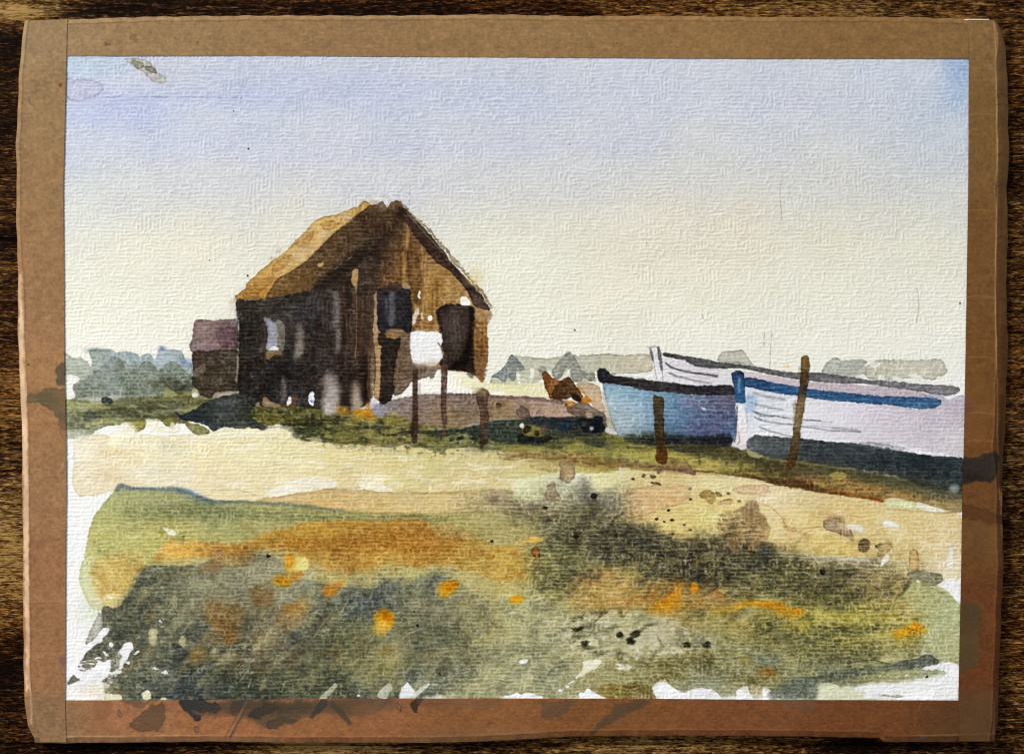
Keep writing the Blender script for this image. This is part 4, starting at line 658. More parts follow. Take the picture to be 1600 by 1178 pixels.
# ---- sign board and legs
S([(649,572),(648,610),(648,650),(647,688)],[8.5,8,9,10],(62,44,34),.92,soft=.9,gran=.3,wob=.3)
S([(694,574),(694,610),(693,640),(695,660),(694,682)],[10,9,9,7,2],(92,66,58),.88,soft=.9,gran=.3,wob=.4); S([(690,606),(690,645)],2,(62,40,36),.6)
P([(744,616),(756,606),(764,612),(764,622),(760,634),(763,656),(758,668),(757,694),(750,700),(750,668),(748,640)],(90,66,52),.88,wob=.5,edge=.12,gran=.3); B(752,610,10,6,(170,154,110),.6,soft=.8); B(752,690,6,10,(52,42,26),.6,soft=.8)
B(646,668,10,7,(54,38,28),.7,soft=.5); S([(655,600),(657,680)],3,(140,116,110),.4,soft=2)
P([(643,519),(660,518),(680,518),(689,520),(690,534),(688,546),(691,556),(686,566),(676,572),(660,570),(645,566),(641,548),(642,530)],[(665,535,246,246,246),(665,560,240,238,234),(648,545,240,240,242)],.98,soft=1.8,wob=.3,fw=1.2,gran=.1,var=.01)
P([(645,565),(660,568),(682,566),(680,574),(656,576),(646,574)],(190,176,162),.7,soft=3,gran=.7); B(652,578,10,5,(84,66,54),.55,soft=.8,gran=.8); S([(684,536),(690,545),(690,552)],2.4,(110,96,86),.7)
# bits at the foot of the hut
P([(411,622),(416,622),(424,628),(436,630),(440,634),(424,634),(410,634)],(184,156,124),.85,edge=.1); P([(400,632),(405,629),(406,634),(399,635)],(176,166,146),.8)
P([(452,622),(462,617),(467,616),(463,628),(462,634),(448,636),(450,630)],(98,72,54),.9); P([(450,622),(454,619),(455,630),(449,632)],(246,244,238),.97,wob=.2)
P([(483,616),(488,611),(491,616),(490,632),(484,634),(482,626)],(244,246,250),.97,wob=.2); P([(485,626),(490,625),(490,631),(485,630)],(120,136,190),.8)
for (x,y,rx,ry,c,a) in [(570,645,15,8,(206,146,26),.85),(576,638,6,10,(196,136,40),.7),(536,640,9,8,(190,132,40),.7),(575,650,12,3,(170,104,16),.8),(548,646,8,6,(150,112,50),.5),(562,652,12,5,(196,172,80),.5)]:
    B(x,y,rx,ry,c,a,soft=.5,wob=1.5,fw=2,gran=.5)
B(588,634,8,9,(156,152,176),.6,soft=.8)

# ---- pale blue boat
P([(942,598),(967,600),(1005,609),(1050,613),(1094,617),(1147,617),(1150,640),(1152,665),(1145,694),(1100,696),(1040,692),(1000,687),(978,684),(963,678),(955,655),(946,625)],
  [(950,605,150,178,192),(975,612,140,178,200),(1000,625,150,184,204),(1040,622,130,172,198),(960,640,190,208,214),(985,645,206,216,220),(1000,665,170,192,204),(965,665,186,198,200),(1030,645,124,162,192),(1060,650,106,146,180),(1080,630,130,138,166),(1090,660,98,112,150),(1120,630,112,108,132),(1130,660,108,104,132),(1050,670,84,116,144),(1000,680,112,132,136),(1100,680,66,92,128),(1140,675,80,116,160),(1140,625,100,98,116),(1050,685,58,74,82),(1110,692,40,46,50)],.97,edge=.06,wob=.25,soft=1,gran=.45,var=.05)
P([(1094,633),(1102,636),(1104,640),(1098,638)],(226,214,222),.8); P([(1073,625),(1088,620),(1086,630),(1072,630)],(136,120,150),.5,soft=2); P([(1062,672),(1090,660),(1120,665),(1140,680),(1080,680)],(104,98,134),.4,soft=3)
S([(944,606),(950,640),(958,665),(968,682)],[2,1.6,1.6,1],(96,112,120),.5); P([(948,668),(956,672),(966,681),(956,680),(948,675)],(226,230,230),.9); P([(940,610),(945,615),(955,660),(962,678),(950,668),(944,640)],(206,198,180),.8,soft=1.2)
P([(975,684),(1000,679),(1050,680),(1100,684),(1130,676),(1143,682),(1146,692),(1130,700),(1080,708),(1040,702),(990,694)],[(1000,688,70,74,54),(1050,692,48,50,46),(1100,690,36,38,38),(1135,685,28,30,34),(1090,704,64,62,44)],.85,soft=3,wob=.6,gran=.5)
P([(1040,696),(1140,694),(1165,704),(1200,722),(1160,722),(1080,712)],(70,66,44),.7,soft=4,gran=.6)
S([(1000,686),(1050,690),(1100,688),(1142,686)],[5,9,10,10],(30,32,36),.7,soft=4,gran=.7)
# ---- white boat behind
P([(1020,590),(1018,566),(1016,545),(1034,546),(1037,560),(1060,562),(1120,576),(1160,580),(1260,596),(1330,600),(1400,606),(1442,613),(1476,626),(1508,620),(1506,640),(1470,630),(1400,622),(1320,616),(1240,606),(1163,592),(1145,604),(1080,602),(990,592),(967,584)],
  [(1000,588,232,230,222),(1028,575,240,240,240),(1060,570,222,214,218),(1060,590,238,238,238),(1100,582,216,208,212),(1130,595,232,230,232),(1180,586,214,202,206),(1250,598,204,190,196),(1320,605,200,186,194),(1400,612,198,186,194),(1460,622,200,192,202)],.97,wob=.2,gran=.15,var=.03)
S([(1016,546),(1018,556),(1020,564)],[3.5,5,2.5],(84,82,84),.85,soft=1,fw=1); S([(1029,544),(1032,560),(1034,577)],[5,6,4.5],(76,74,78),.88,soft=.8,fw=.8); S([(1012,543),(1024,542),(1030,546)],1.6,(110,108,108),.6,fw=1.4); S([(1021,564),(1023,580),(1026,592)],1.2,(130,130,130),.6); S([(1035,577),(1036,596)],1.1,(120,120,120),.7)
S([(1041,567),(1050,574),(1075,581),(1100,585),(1120,587)],[3,3.4,3.2,3,4],(128,124,134),.9,soft=.6,edge=.15); S([(1047,583),(1060,588),(1085,594),(1112,599)],[3,3.4,2.4,1.2],(150,148,154),.85,soft=.6)
S([(1037,556),(1048,557)],4,(220,214,216),.3)
P([(1037,551),(1056,553),(1075,557),(1120,565),(1150,569),(1187,574),(1236,581),(1270,582),(1307,586),(1352,593),(1397,596),(1442,600),(1487,602),(1498,606),(1500,611),(1492,616),(1476,618),(1460,616),(1442,612),(1397,606),(1350,600),(1300,599),(1253,593),(1206,586),(1159,576),(1120,576),(1094,574),(1080,570),(1071,563),(1050,559),(1037,556)],
  [(1060,557,82,80,84),(1110,568,92,90,92),(1170,574,100,98,100),(1250,585,106,104,106),(1320,594,118,114,116),(1400,601,128,124,128),(1480,608,142,138,142)],.95,edge=.2,wob=.2,fw=.5,gran=.35,var=.08)
for q in ([(1292,600),(1312,600)],[(1340,602),(1366,603)]): S(q,1.6,(244,242,240),.9)
P([(1442,614),(1470,616),(1482,622),(1476,627),(1450,622)],(160,156,178),.6,soft=1.5)
# rim of pale boat
P([(932,584),(936,577),(942,576),(948,578),(956,586),(970,588),(986,590),(1030,595),(1075,601),(1110,602),(1144,602),(1148,617),(1120,617),(1094,617),(1040,613),(1005,609),(985,604),(967,600),(952,598),(940,598),(934,593)],[(940,585,38,36,42),(1000,598,52,48,50),(1100,609,46,44,48)],.96,edge=.12,wob=.25,fw=.9,gran=.35)
# ---- white boat with the blue band
P([(1150,604),(1163,605),(1200,610),(1225,616),(1262,621),(1300,627),(1330,628),(1397,634),(1442,640),(1466,634),(1474,625),(1490,622),(1508,619),(1506,660),(1504,714),(1465,708),(1406,699),(1330,690),(1240,681),(1178,676),(1166,700),(1152,698),(1152,665),(1150,640)],
  [(1170,640,226,230,236),(1200,650,234,235,238),(1250,660,236,236,240),(1300,650,232,228,234),(1340,640,222,216,224),(1400,650,212,204,212),(1450,655,206,198,206),(1490,640,200,190,200),(1490,690,214,208,212),(1400,685,218,212,218),(1320,675,228,224,230),(1200,620,218,222,226)],.97,wob=.25,gran=.12,var=.025)
P([(1165,625),(1172,612),(1182,616),(1184,632),(1176,646),(1166,640)],(166,190,216),.7,soft=4)
for (q,w,a) in [([(1174,641),(1190,648),(1212,650),(1240,655),(1283,657)],[2,5,3,2,1.6],.75),([(1180,652),(1200,659),(1240,664),(1300,672),(1345,674)],[3,3,2,2,2.5],.7),([(1186,667),(1212,676),(1245,683)],[2,2.4,1.6],.6),([(1174,629),(1196,635),(1224,640)],[2,4,2],.5),([(1180,614),(1200,620),(1226,624)],[3,5,3],.45),([(1245,655),(1300,659)],1.6,.5),([(1300,668),(1345,673)],3,.5),([(1260,664),(1340,670)],1.4,.4)]:
    S(q,w,(136,136,142),a,soft=.9,gran=.4)
S([(1167,640),(1168,660),(1166,674)],[4,2,3],(170,176,186),.6)
P([(1163,590),(1185,592),(1206,597),(1244,604),(1270,608),(1307,612),(1375,619),(1420,620),(1460,621),(1471,626),(1469,633),(1458,637),(1442,639),(1420,637),(1397,634),(1330,628),(1300,626),(1262,621),(1225,616),(1195,610),(1169,605),(1160,602)],
  [(1180,597,46,78,116),(1230,610,46,90,138),(1300,618,52,94,136),(1380,628,58,98,140),(1440,630,72,110,148)],.96,edge=.2,wob=.2,fw=.7,gran=.3,var=.07)
P([(1142,583),(1148,580),(1155,579),(1162,584),(1164,600),(1164,615),(1165,629),(1150,629),(1148,614),(1146,600)],[(1150,585,26,40,60),(1158,590,30,52,84),(1155,610,60,116,164),(1158,625,52,104,154)],.96,edge=.2,wob=.2,fw=.8); S([(1155,592),(1155,612)],[5,3],(120,166,206),.7,soft=1.6)
P([(1153,631),(1158,630),(1164,642),(1167,665),(1169,688),(1166,700),(1158,703),(1150,698),(1143,695),(1150,676),(1153,650)],[(1158,650,238,238,238),(1160,685,234,226,226),(1150,692,218,204,206),(1165,690,240,240,238)],.95,wob=.2); S([(1154,676),(1156,690),(1152,694)],1.2,(150,120,130),.7); S([(1152,635),(1151,665),(1148,690)],2.2,(70,74,84),.75)
# dark underside
P([(1169,684),(1180,680),(1240,684),(1280,687),(1330,692),(1370,697),(1420,706),(1465,712),(1504,716),(1503,772),(1480,768),(1442,760),(1397,742),(1350,734),(1307,729),(1260,722),(1225,718),(1190,714),(1174,706),(1166,698)],
  [(1180,695,92,98,98),(1210,700,76,82,84),(1270,695,44,48,52),(1320,700,52,58,62),(1320,720,58,66,70),(1400,715,46,54,58),(1480,735,48,56,60),(1440,740,40,48,50),(1260,715,72,78,78),(1490,760,60,66,58)],.95,wob=.6,soft=1.6,edge=.03,gran=.5,var=.14)
S([(1190,716),(1300,730),(1400,746),(1500,772)],[14,16,18,18],(64,64,50),.6,soft=7,gran=.8)
B(1215,700,30,12,(96,102,102),.5,soft=.8,gran=.5); B(1380,722,60,8,(36,42,46),.5,soft=.8); B(1300,706,40,8,(74,80,84),.4,soft=.8)
P([(1340,690),(1380,692),(1420,702),(1400,704),(1350,698)],(104,106,112),.6,soft=1.5); S([(1336,690),(1400,700),(1440,708)],[1,2,1],(236,236,236),.7,fw=2); S([(1430,706),(1470,710),(1503,714)],[2,4,2],(238,238,240),.75,fw=2); S([(1400,694),(1440,702),(1462,706)],[2,2,1],(246,246,248),.6,fw=2)
P([(1400,715),(1460,720),(1504,724),(1504,750),(1450,738)],(40,48,52),.5,soft=3)
P([(1200,722),(1260,722),(1307,730),(1397,743),(1442,760),(1503,773),(1502,784),(1440,776),(1380,760),(1300,748),(1220,740),(1180,730)],[(1220,730,84,74,46),(1300,740,88,82,54),(1400,755,92,88,60),(1480,776,108,104,80)],.7,soft=3,wob=1,gran=.6)
S([(1165,705),(1200,716),(1260,724),(1330,733)],[1,3,3,1],(152,146,86),.6,soft=1.5,gran=.6); B(1490,763,9,6,(160,172,166),.8,soft=.5,edge=.2)
P([(1290,742),(1310,738),(1325,744),(1312,750)],(196,176,96),.6,soft=2); P([(1168,700),(1180,706),(1196,713),(1184,714),(1170,708)],(200,190,130),.7,soft=1.2)
# ---- mooring stakes
P([(1020,617),(1028,619),(1035,619),(1037,626),(1037,645),(1038,672),(1039,692),(1044,716),(1040,726),(1032,724),(1026,722),(1025,690),(1023,672),(1021,640)],[(1028,622,90,74,42),(1028,640,62,48,26),(1031,665,58,48,28),(1032,690,52,38,20),(1036,712,104,66,26),(1034,722,96,56,24)],.94,edge=.14,wob=.15,gran=.35,var=.12)
P([(1252,558),(1258,555),(1264,557),(1266,572),(1263,592),(1261,610),(1258,630),(1254,651),(1250,680),(1247,705),(1243,722),(1240,732),(1231,732),(1229,726),(1233,708),(1238,682),(1241,652),(1245,625),(1249,600),(1251,576)],
  [(1258,562,130,102,54),(1258,574,122,94,44),(1257,590,56,42,28),(1254,610,40,32,28),(1251,632,150,122,76),(1247,660,146,126,86),(1243,690,96,76,44),(1238,715,62,46,24),(1236,728,92,60,26)],.95,edge=.16,wob=.15,gran=.35,var=.1)
S([(1249,572),(1248,590)],1.2,(110,96,70),.6); P([(1239,628),(1243,624),(1240,660),(1237,664)],(150,140,120),.5); S([(1236,728),(1225,740),(1250,742)],2,(90,58,28),.5,soft=1.5)
B(1230,571,5,2,(236,206,150),.8,soft=.6)

# ---- pigment settles in the dents of the felt and thins on the raised threads
DEP = -np.log(np.clip(C, .012, 1))
grit = 0.55 * noise(3.4, 2.4, 71, 2) + 0.35 * noise(2.2, 2.0, 72) + 0.6 * noise(8, 3.4, 73, 2)
KG = 0.22 + (0.14 + 0.12 * sm(780, 900, X)) * sm(770, 880, Y)
KG = np.where(Y < 700, 0.34, KG).astype(F32); KG = blur(KG, 20)
SET = np.clip(-0.62 * T + 0.62 * grit - 0.30 * fibre * sm(760, 880, Y), -1.3, 1.5)
lum = DEP.mean(-1)
wt = (sm(740, 830, Y) * sm(.1, .4, lum))[..., None]
DEP = DEP + wt * np.array([-.035, .0, .085], F32)
C[:] = np.exp(-DEP * np.clip(1 + (KG * SET)[..., None], .4, 1.9) - (0.10 * np.clip(SET, 0, 2) * sm(.12, .7, lum))[..., None])
# ================================================================== TAPE COLOURS
TP = [(70,60,156,128,92),(250,55,152,122,84),(500,55,150,118,80),(800,55,150,118,78),(1100,55,146,112,70),(1400,60,140,106,64),(1535,60,136,104,64),(1535,200,128,94,54),(1535,400,120,84,46),(1535,600,118,80,40),(1535,700,114,74,38),
 (1535,850,108,74,40),(1535,950,106,66,36),(1530,1050,104,62,34),(1525,1130,92,64,38),(1350,1120,116,72,40),(1150,1120,128,80,46),(950,1120,132,86,48),(750,1120,142,94,56),(550,1120,150,100,62),(350,1120,160,106,68),(200,1115,162,112,76),
 (70,1130,146,114,80),(70,1040,158,114,78),(70,900,156,112,76),(70,760,158,118,82),(70,600,164,122,82),(70,450,158,120,82),(70,300,152,118,80),(70,160,152,122,84)]
D[:] = idw(ad(TP, -5, -5, -5), 3.2)
D *= (1 + np.array([.03, .0, -.06], F32) * sm(650, 950, Y)[..., None] * sm(1100, 1500, X)[..., None])
D *= (1 + 0.07 * noise(16, 10, 41, 3) + 0.09 * noise(5, 4, 42, 2) + 0.07 * noise(2.6, 2.2, 43) + 0.05 * T * sm(0, .4, noise(90, 70, 45) + .35))[..., None]
fib = sm(.45, .75, noise(5, 3, 44, 2)); D *= (1 - .10 * fib)[..., None]
def TPn(pts, col, a=.6, **k):
    k.setdefault('gran', .25); k.setdefault('var', .14); k.setdefault('wob', 2.0); k.setdefault('fw', 2.4); P(pts, col, a, tgt=D, **k)
def TB(*q, **k):
    k.setdefault('gran', .12); B(*q, tgt=D, **k)
TPn([(83,580),(88,567),(94,564),(101,568),(104,598),(96,597),(90,596),(85,588)],(84,76,62),.8,edge=.15)
TPn([(40,622),(52,618),(70,611),(84,608),(106,606),(106,675),(96,668),(90,656),(80,645),(72,640),(60,632),(46,631)],[(50,624,122,96,66),(70,628,98,86,60),(85,635,88,76,54),(95,655,100,84,62),(98,620,122,94,64)],.85,edge=.12)
TB(68,622,18,8,(86,80,56),.5,ang=10,soft=.7)
TPn([(92,660),(106,665),(106,700),(95,690)],(140,100,68),.5,soft=2)
TB(94,132,3.6,3,(120,60,20),.9,soft=.3); TB(307,68,1.2,1.2,(30,24,20),.9,soft=.3); TB(45,572,1.2,1.2,(40,30,24),.9,soft=.3); TB(60,152,8,1.4,(140,100,60),.5)
TPn([(162,60),(168,64),(172,70),(165,68)],(112,90,58),.7,edge=.1); TPn([(202,57),(210,52),(218,54),(214,62),(206,61)],(118,94,60),.7); TPn([(180,75),(196,74),(192,82),(184,82)],(126,100,64),.7)
TB(97,1034,5,7,(112,80,84),.6,soft=.6)
S([(32,430),(33,500),(34,580),(37,640),(39,700),(39,760),(40,830),(41,920),(42,1000),(42,1080)],[3,7,8,9,8,6,8,7,5,3],(214,186,156),.75,soft=2,wob=.5,fw=1.5,tgt=D,gran=.3,var=.15)  # glossy light on the curled left rim, painted as paler tape colour
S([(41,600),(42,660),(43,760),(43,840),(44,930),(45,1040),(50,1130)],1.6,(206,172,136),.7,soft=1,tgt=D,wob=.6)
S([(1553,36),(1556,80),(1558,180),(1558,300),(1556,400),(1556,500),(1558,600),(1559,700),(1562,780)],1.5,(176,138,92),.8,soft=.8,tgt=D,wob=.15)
S([(1567,60),(1570,160),(1572,260),(1568,380),(1567,500)],9,(138,102,62),.45,soft=4,tgt=D)  # lit upper part of the right rim, brightened in the tape colour
S([(1566,620),(1564,700),(1562,760)],6,(70,46,24),.6,soft=3,tgt=D); S([(1565,770),(1565,815),(1567,850)],3,(170,136,100),.7,soft=1,tgt=D)
for yy in (150,165,243,292,372,470,545): S([(1558,yy),(1566,yy-3),(1578,yy+4)],1.4,(80,54,30),.6,soft=1,tgt=D)
S([(400,27),(560,27),(700,26),(760,27)],1.2,(176,146,106),.5,tgt=D); S([(716,24),(726,34),(740,30)],1.4,(178,150,112),.5,tgt=D)
S([(1376,1154),(1440,1149),(1546,1146)],1.3,(150,112,70),.6,tgt=D); S([(1385,1152),(1545,1150)],3,(74,48,26),.4,soft=2,tgt=D)
S([(104,1150),(230,1152),(250,1148),(350,1150)],1.2,(196,160,118),.5,tgt=D)
# bottom strip
TPn([(150,1096),(180,1096),(160,1140),(140,1160),(148,1120)],(138,94,62),.6,soft=3)
TPn([(228,1105),(255,1094),(256,1112),(246,1132),(222,1140),(200,1132)],(98,74,52),.8,soft=1.6,edge=.06)
TPn([(192,1094),(236,1094),(218,1104),(198,1100)],(104,80,60),.7,soft=2)
TPn([(282,1094),(340,1094),(346,1106),(336,1112),(318,1114),(314,1124),(304,1126),(298,1116),(288,1108)],(48,48,48),.9,edge=.15,fw=1.4)
TPn([(300,1112),(330,1110),(360,1106),(372,1096),(366,1118),(345,1120),(322,1118)],(120,82,56),.7,soft=2)
TPn([(340,1094),(440,1094),(440,1122),(420,1130),(404,1128),(370,1118),(350,1110)],[(360,1105,110,80,56),(400,1105,70,58,44),(430,1115,76,64,48)],.7,soft=3,fw=1.5)
TPn([(388,1118),(398,1106),(410,1098),(428,1095),(436,1104),(420,1112),(402,1120)],(52,48,40),.8,soft=1.2,edge=.1); TPn([(416,1126),(440,1120),(470,1128),(452,1134),(424,1136)],(64,56,46),.75,soft=1.4)
TPn([(362,1096),(384,1095),(372,1118),(362,1120)],(72,58,44),.8,soft=1.2)
S([(388,1096),(374,1122),(360,1150)],[6,6,4],(84,68,54),.8,soft=1,tgt=D); S([(386,1096),(355,1154)],1.1,(190,140,100),.7,tgt=D); S([(381,1096),(352,1152)],1,(60,48,40),.6,tgt=D)
TPn([(440,1094),(560,1094),(640,1094),(600,1110),(560,1118),(500,1112),(460,1128),(440,1134)],[(460,1110,72,62,46),(520,1100,88,70,50),(580,1100,110,80,54),(630,1100,130,90,58)],.75,soft=4,fw=1.5)
TB(430,1102,60,10,(62,54,44),.55,soft=.7,wob=3,fw=2); TB(330,1100,40,9,(58,52,46),.5,soft=.7,wob=3,fw=2); TB(560,1100,50,9,(92,72,54),.5,soft=.8,wob=3,fw=2)
S([(505,1098),(495,1110),(486,1120)],[14,10,5],(58,54,48),.85,soft=1.4,tgt=D); S([(518,1098),(532,1112),(546,1130)],[10,10,6],(72,62,50),.8,soft=1.4,tgt=D); S([(606,1094),(590,1108)],[8,3],(92,76,58),.7,tgt=D)
TPn([(640,1094),(668,1092),(654,1100),(648,1112),(643,1104)],(54,44,34),.85,edge=.1); S([(624,1098),(620,1108)],[3,6],(150,108,80),.5,tgt=D)
B(622,1103,4,8,(128,96,78),.8,ang=-25,soft=.15,edge=.5,er=2,tgt=D); B(308,1139,4,5,(120,96,82),.7,soft=.15,edge=.5,er=2,tgt=D); B(187,1115,3,7,(132,98,72),.5,soft=.2,edge=.5,er=2,tgt=D)
TPn([(650,1094),(800,1094),(770,1104),(680,1106)],(112,82,58),.55,soft=4)
TPn([(844,1094),(900,1094),(885,1112),(870,1120),(850,1120),(843,1108)],(98,72,52),.75,soft=2)
TPn([(960,1094),(1020,1094),(990,1110),(972,1122),(950,1136),(925,1148),(930,1138),(945,1120),(955,1104)],(84,66,48),.8,soft=2.5)
TPn([(1210,1096),(1280,1096),(1270,1112),(1230,1108)],(112,82,60),.6,soft=4)
S([(1440,1098),(1435,1108)],1.2,(170,120,80),.6,tgt=D); S([(1424,1118),(1416,1140)],1.2,(88,56,34),.5,tgt=D); B(1440,1153,8,2.4,(80,80,84),.7,soft=.5,tgt=D); B(640,1151,5,1.2,(110,100,90),.5,tgt=D)
TPn([(100,1150),(130,1156),(200,1150),(300,1150),(440,1152),(440,1162),(100,1162)],(146,114,80),.5,soft=3)
TPn([(640,1140),(840,1140),(840,1162),(640,1162)],(128,94,62),.4,soft=5)
# right strip
TPn([(1500,713),(1512,716),(1524,717),(1534,712),(1545,708),(1557,709),(1560,720),(1556,748),(1548,754),(1530,752),(1515,758),(1500,756)],[(1510,735,40,34,30),(1530,735,48,40,30),(1550,725,44,40,34),(1510,752,34,28,26)],.9,soft=1.8,fw=1.4,wob=1)
TB(1520,748,14,6,(24,22,22),.6,soft=.8); TB(1562,735,3,14,(84,62,40),.4,soft=.8)
TPn([(1498,786),(1530,794),(1568,806),(1568,820),(1530,814),(1498,806)],(88,52,26),.75,soft=1.4,edge=.08)
TPn([(1498,620),(1512,620),(1520,632),(1512,645),(1498,645)],(110,68,58),.6,soft=3); TPn([(1500,600),(1540,590),(1555,640),(1540,690),(1500,690)],(124,82,40),.4,soft=8)
TPn([(1498,945),(1522,944),(1530,960),(1524,985),(1528,1020),(1522,1042),(1498,1043)],[(1510,955,74,62,38),(1510,1000,84,66,40),(1510,1030,78,66,40)],.75,soft=2.5)
TPn([(1498,815),(1565,825),(1560,870),(1498,860)],(112,80,44),.5,soft=6); TPn([(1498,1090),(1500,1080),(1562,1078),(1560,1158),(1500,1150)],(94,66,40),.5,soft=2)
S([(1532,820),(1538,812)],1,(70,44,26),.5,tgt=D); S([(1522,850),(1528,835),(1524,838)],1,(76,48,28),.4,tgt=D)
for yy,a in ((180,.3),(330,.25),(464,.35),(560,.3),(646,.35),(690,.3)):
    S([(1512,yy),(1530,yy-2),(1556,yy+1)],1.1,(190,146,96),a,tgt=D,gran=.5)
# left strip handling creases
for (q,a) in (([(40,940),(70,938),(100,939)],.35),([(90,744),(96,730),(99,722)],.5),([(88,850),(94,846)],.4),([(98,690),(90,675)],.4),([(66,498),(78,496)],.3)):
    S(q,1.3,(206,166,130),a,tgt=D)

# ================================================================== MATERIALS
def srgb2lin(c): return np.where(c <= 0.04045, c / 12.92, ((c + 0.055) / 1.055) ** 2.4)

def new_mat(name):
    m = bpy.data.materials.new(name); m.use_nodes = True
    return m, m.node_tree.nodes, m.node_tree.links, m.node_tree.nodes['Principled BSDF']

def pigment_mat(name, rough, spec):
    m, n, l, b = new_mat(name)
    at = n.new('ShaderNodeAttribute'); at.attribute_name = 'pigment'
    l.new(at.outputs['Color'], b.inputs['Base Color'])
    nr = n.new('ShaderNodeAttribute'); nr.attribute_name = 'felt_normal'
    vm = n.new('ShaderNodeVectorMath'); vm.operation = 'NORMALIZE'
    l.new(nr.outputs['Vector'], vm.inputs[0]); l.new(vm.outputs[0], b.inputs['Normal'])
    b.inputs['Roughness'].default_value = rough; b.inputs['Specular IOR Level'].default_value = spec
    return m
M_PAPER = pigment_mat('watercolour_paper', .95, .03)
M_TAPE = pigment_mat('gummed_kraft_tape', .6, .12)

scene = bpy.context.scene
COL = scene.collection
def world_xy(x, y): return (x - 800.0) * U, (589.0 - y) * U

ROOT = bpy.data.objects.new('watercolour_painting', None); COL.objects.link(ROOT)
ROOT.location = (0, 0, 0)
ROOT['label'] = 'unframed watercolour of a brown hut and beached boats, bordered with paint-stained brown paper tape'
ROOT['category'] = 'painting'

def mesh_obj(name, verts, faces, mat, parent=None, cols=None, nrm=None, smooth=True):
    me = bpy.data.meshes.new(name)
    nv = len(verts); nf = len(faces)
    me.vertices.add(nv); me.vertices.foreach_set('co', np.ascontiguousarray(verts, F32).ravel())
    me.loops.add(nf * 4); me.loops.foreach_set('vertex_index', np.ascontiguousarray(faces, np.int32).ravel())
    me.polygons.add(nf); me.polygons.foreach_set('loop_start', np.arange(nf, dtype=np.int32) * 4)
    me.polygons.foreach_set('use_smooth', np.full(nf, smooth))
    me.update(calc_edges=True)
    if cols is not None:
        a = me.attributes.new('pigment', 'FLOAT_COLOR', 'POINT')
        a.data.foreach_set('color', np.concatenate([cols, np.ones((nv, 1), F32)], 1).astype(F32).ravel())
    if nrm is not None:
        a = me.attributes.new('felt_normal', 'FLOAT_VECTOR', 'POINT')
        a.data.foreach_set('vector', np.ascontiguousarray(nrm, F32).ravel())
    me.materials.append(mat)
    o = bpy.data.objects.new(name, me); COL.objects.link(o)
    if parent: o.parent = parent
    return o

# ================================================================== PAPER, split along what is painted on it
AMP = 0.000145
cock = 0.00012 * noise(260, 220, 51, 2)                   # slight cockling of the sheet
Hh = (T * AMP + cock).astype(F32)
gy, gx = np.gradient(Hh, PITCH * U)
NRM = np.stack([-gx, gy, np.ones_like(Hh)], -1).astype(F32)

LAB = np.zeros((GH, GW), np.int16)
PIECES = [None]        # (name, parent index, label)
def piece(name, polys, parent=0, label=None, wob=.3):
    PIECES.append((name, parent, label)); idx = len(PIECES) - 1
    for q in polys:
        sl, m = polymask(q, wob, .3, 0)
        LAB[sl][m > .5] = idx
    return idx
BIG = [(80,70),(1540,70),(1540,1120),(80,1120)]
def rect(a, b, c, d): return [(a,b),((a+c)/2,b),(c,b),(c,(b+d)/2),(c,d),((a+c)/2,d),(a,d),(a,(b+d)/2)]
SKYI = piece('painted_sky', [rect(80,70,1540,630)])
piece('painted_tree_line', [[(80,552),(112,559),(128,558),(139,566),(146,545),(173,546),(198,549),(218,559),(233,553),(250,541),(279,547),(304,568),(304,626),(200,624),(140,620),(80,628)]])
piece('painted_cottages', [[(768,588),(798,554),(855,560),(889,549),(941,553),(1009,552),(1019,564),(1018,581),(967,586),(930,598),(880,600),(812,611),(770,602)]])
piece('painted_cottages', [[(1284,588),(1304,558),(1352,564),(1410,562),(1470,562),(1481,582),(1466,596),(1380,598),(1300,592)]])
piece('painted_field', [[(80,625),(160,626),(240,618),(310,612),(345,625),(330,668),(235,672),(160,670),(118,688),(80,680)]])
piece('painted_sand', [[(80,672),(160,672),(260,676),(330,670),(420,666),(470,672),(560,694),(760,690),(940,690),(1100,730),(1220,748),(1380,780),(1540,802),(1540,905),(1440,905),(1330,872),(1200,862),(1050,850),(960,830),(880,810),(820,800),(700,806),(530,798),(395,786),(330,781),(296,768),(180,768),(140,830),(80,840)]])
piece('painted_grass', [[(180,765),(275,762),(330,781),(480,789),(640,800),(850,800),(960,830),(1050,850),(1200,862),(1330,872),(1440,905),(1540,940),(1540,1120),(620,1120),(640,960),(720,900),(580,910),(420,885),(260,885),(200,950),(128,925),(140,820)],
      [(272,641),(335,620),(420,616),(520,640),(640,658),(760,660),(850,668),(950,676),(1080,694),(1180,712),(1330,742),(1503,776),(1540,785),(1540,806),(1380,785),(1220,756),(1080,734),(940,712),(850,706),(720,702),(580,697),(477,688),(410,672),(330,673)]])
piece('painted_heath', [[(240,882),(217,895),(186,948),(158,955),(134,1010),(80,1080),(80,1120),(640,1120),(720,1040),(760,960),(715,905),(580,912),(470,900),(392,868),(305,886)]])
piece('painted_scrub', [[(850,790),(900,765),(950,775),(970,830),(1060,845),(1120,800),(1180,782),(1205,815),(1300,860),(1400,880),(1390,930),(1200,935),(1080,930),(960,905),(860,920),(830,860)]])
piece('painted_boulder', [[(900,975),(960,955),(1030,965),(1080,985),(1110,1005),(1060,1020),(960,1028),(905,1010)]])
flower = [rect(587,954,617,994),rect(684,906,722,932),rect(798,931,818,947),rect(1394,980,1444,1005),rect(428,868,472,920),rect(500,906,542,932),rect(1018,908,1096,962),rect(1140,938,1256,966)]
for q in flower: piece('painted_flower', [q])
piece('painted_tarpaulin', [[(605,626),(622,618),(637,596),(684,576),(742,588),(765,598),(855,600),(860,622),(742,614),(667,615)]])
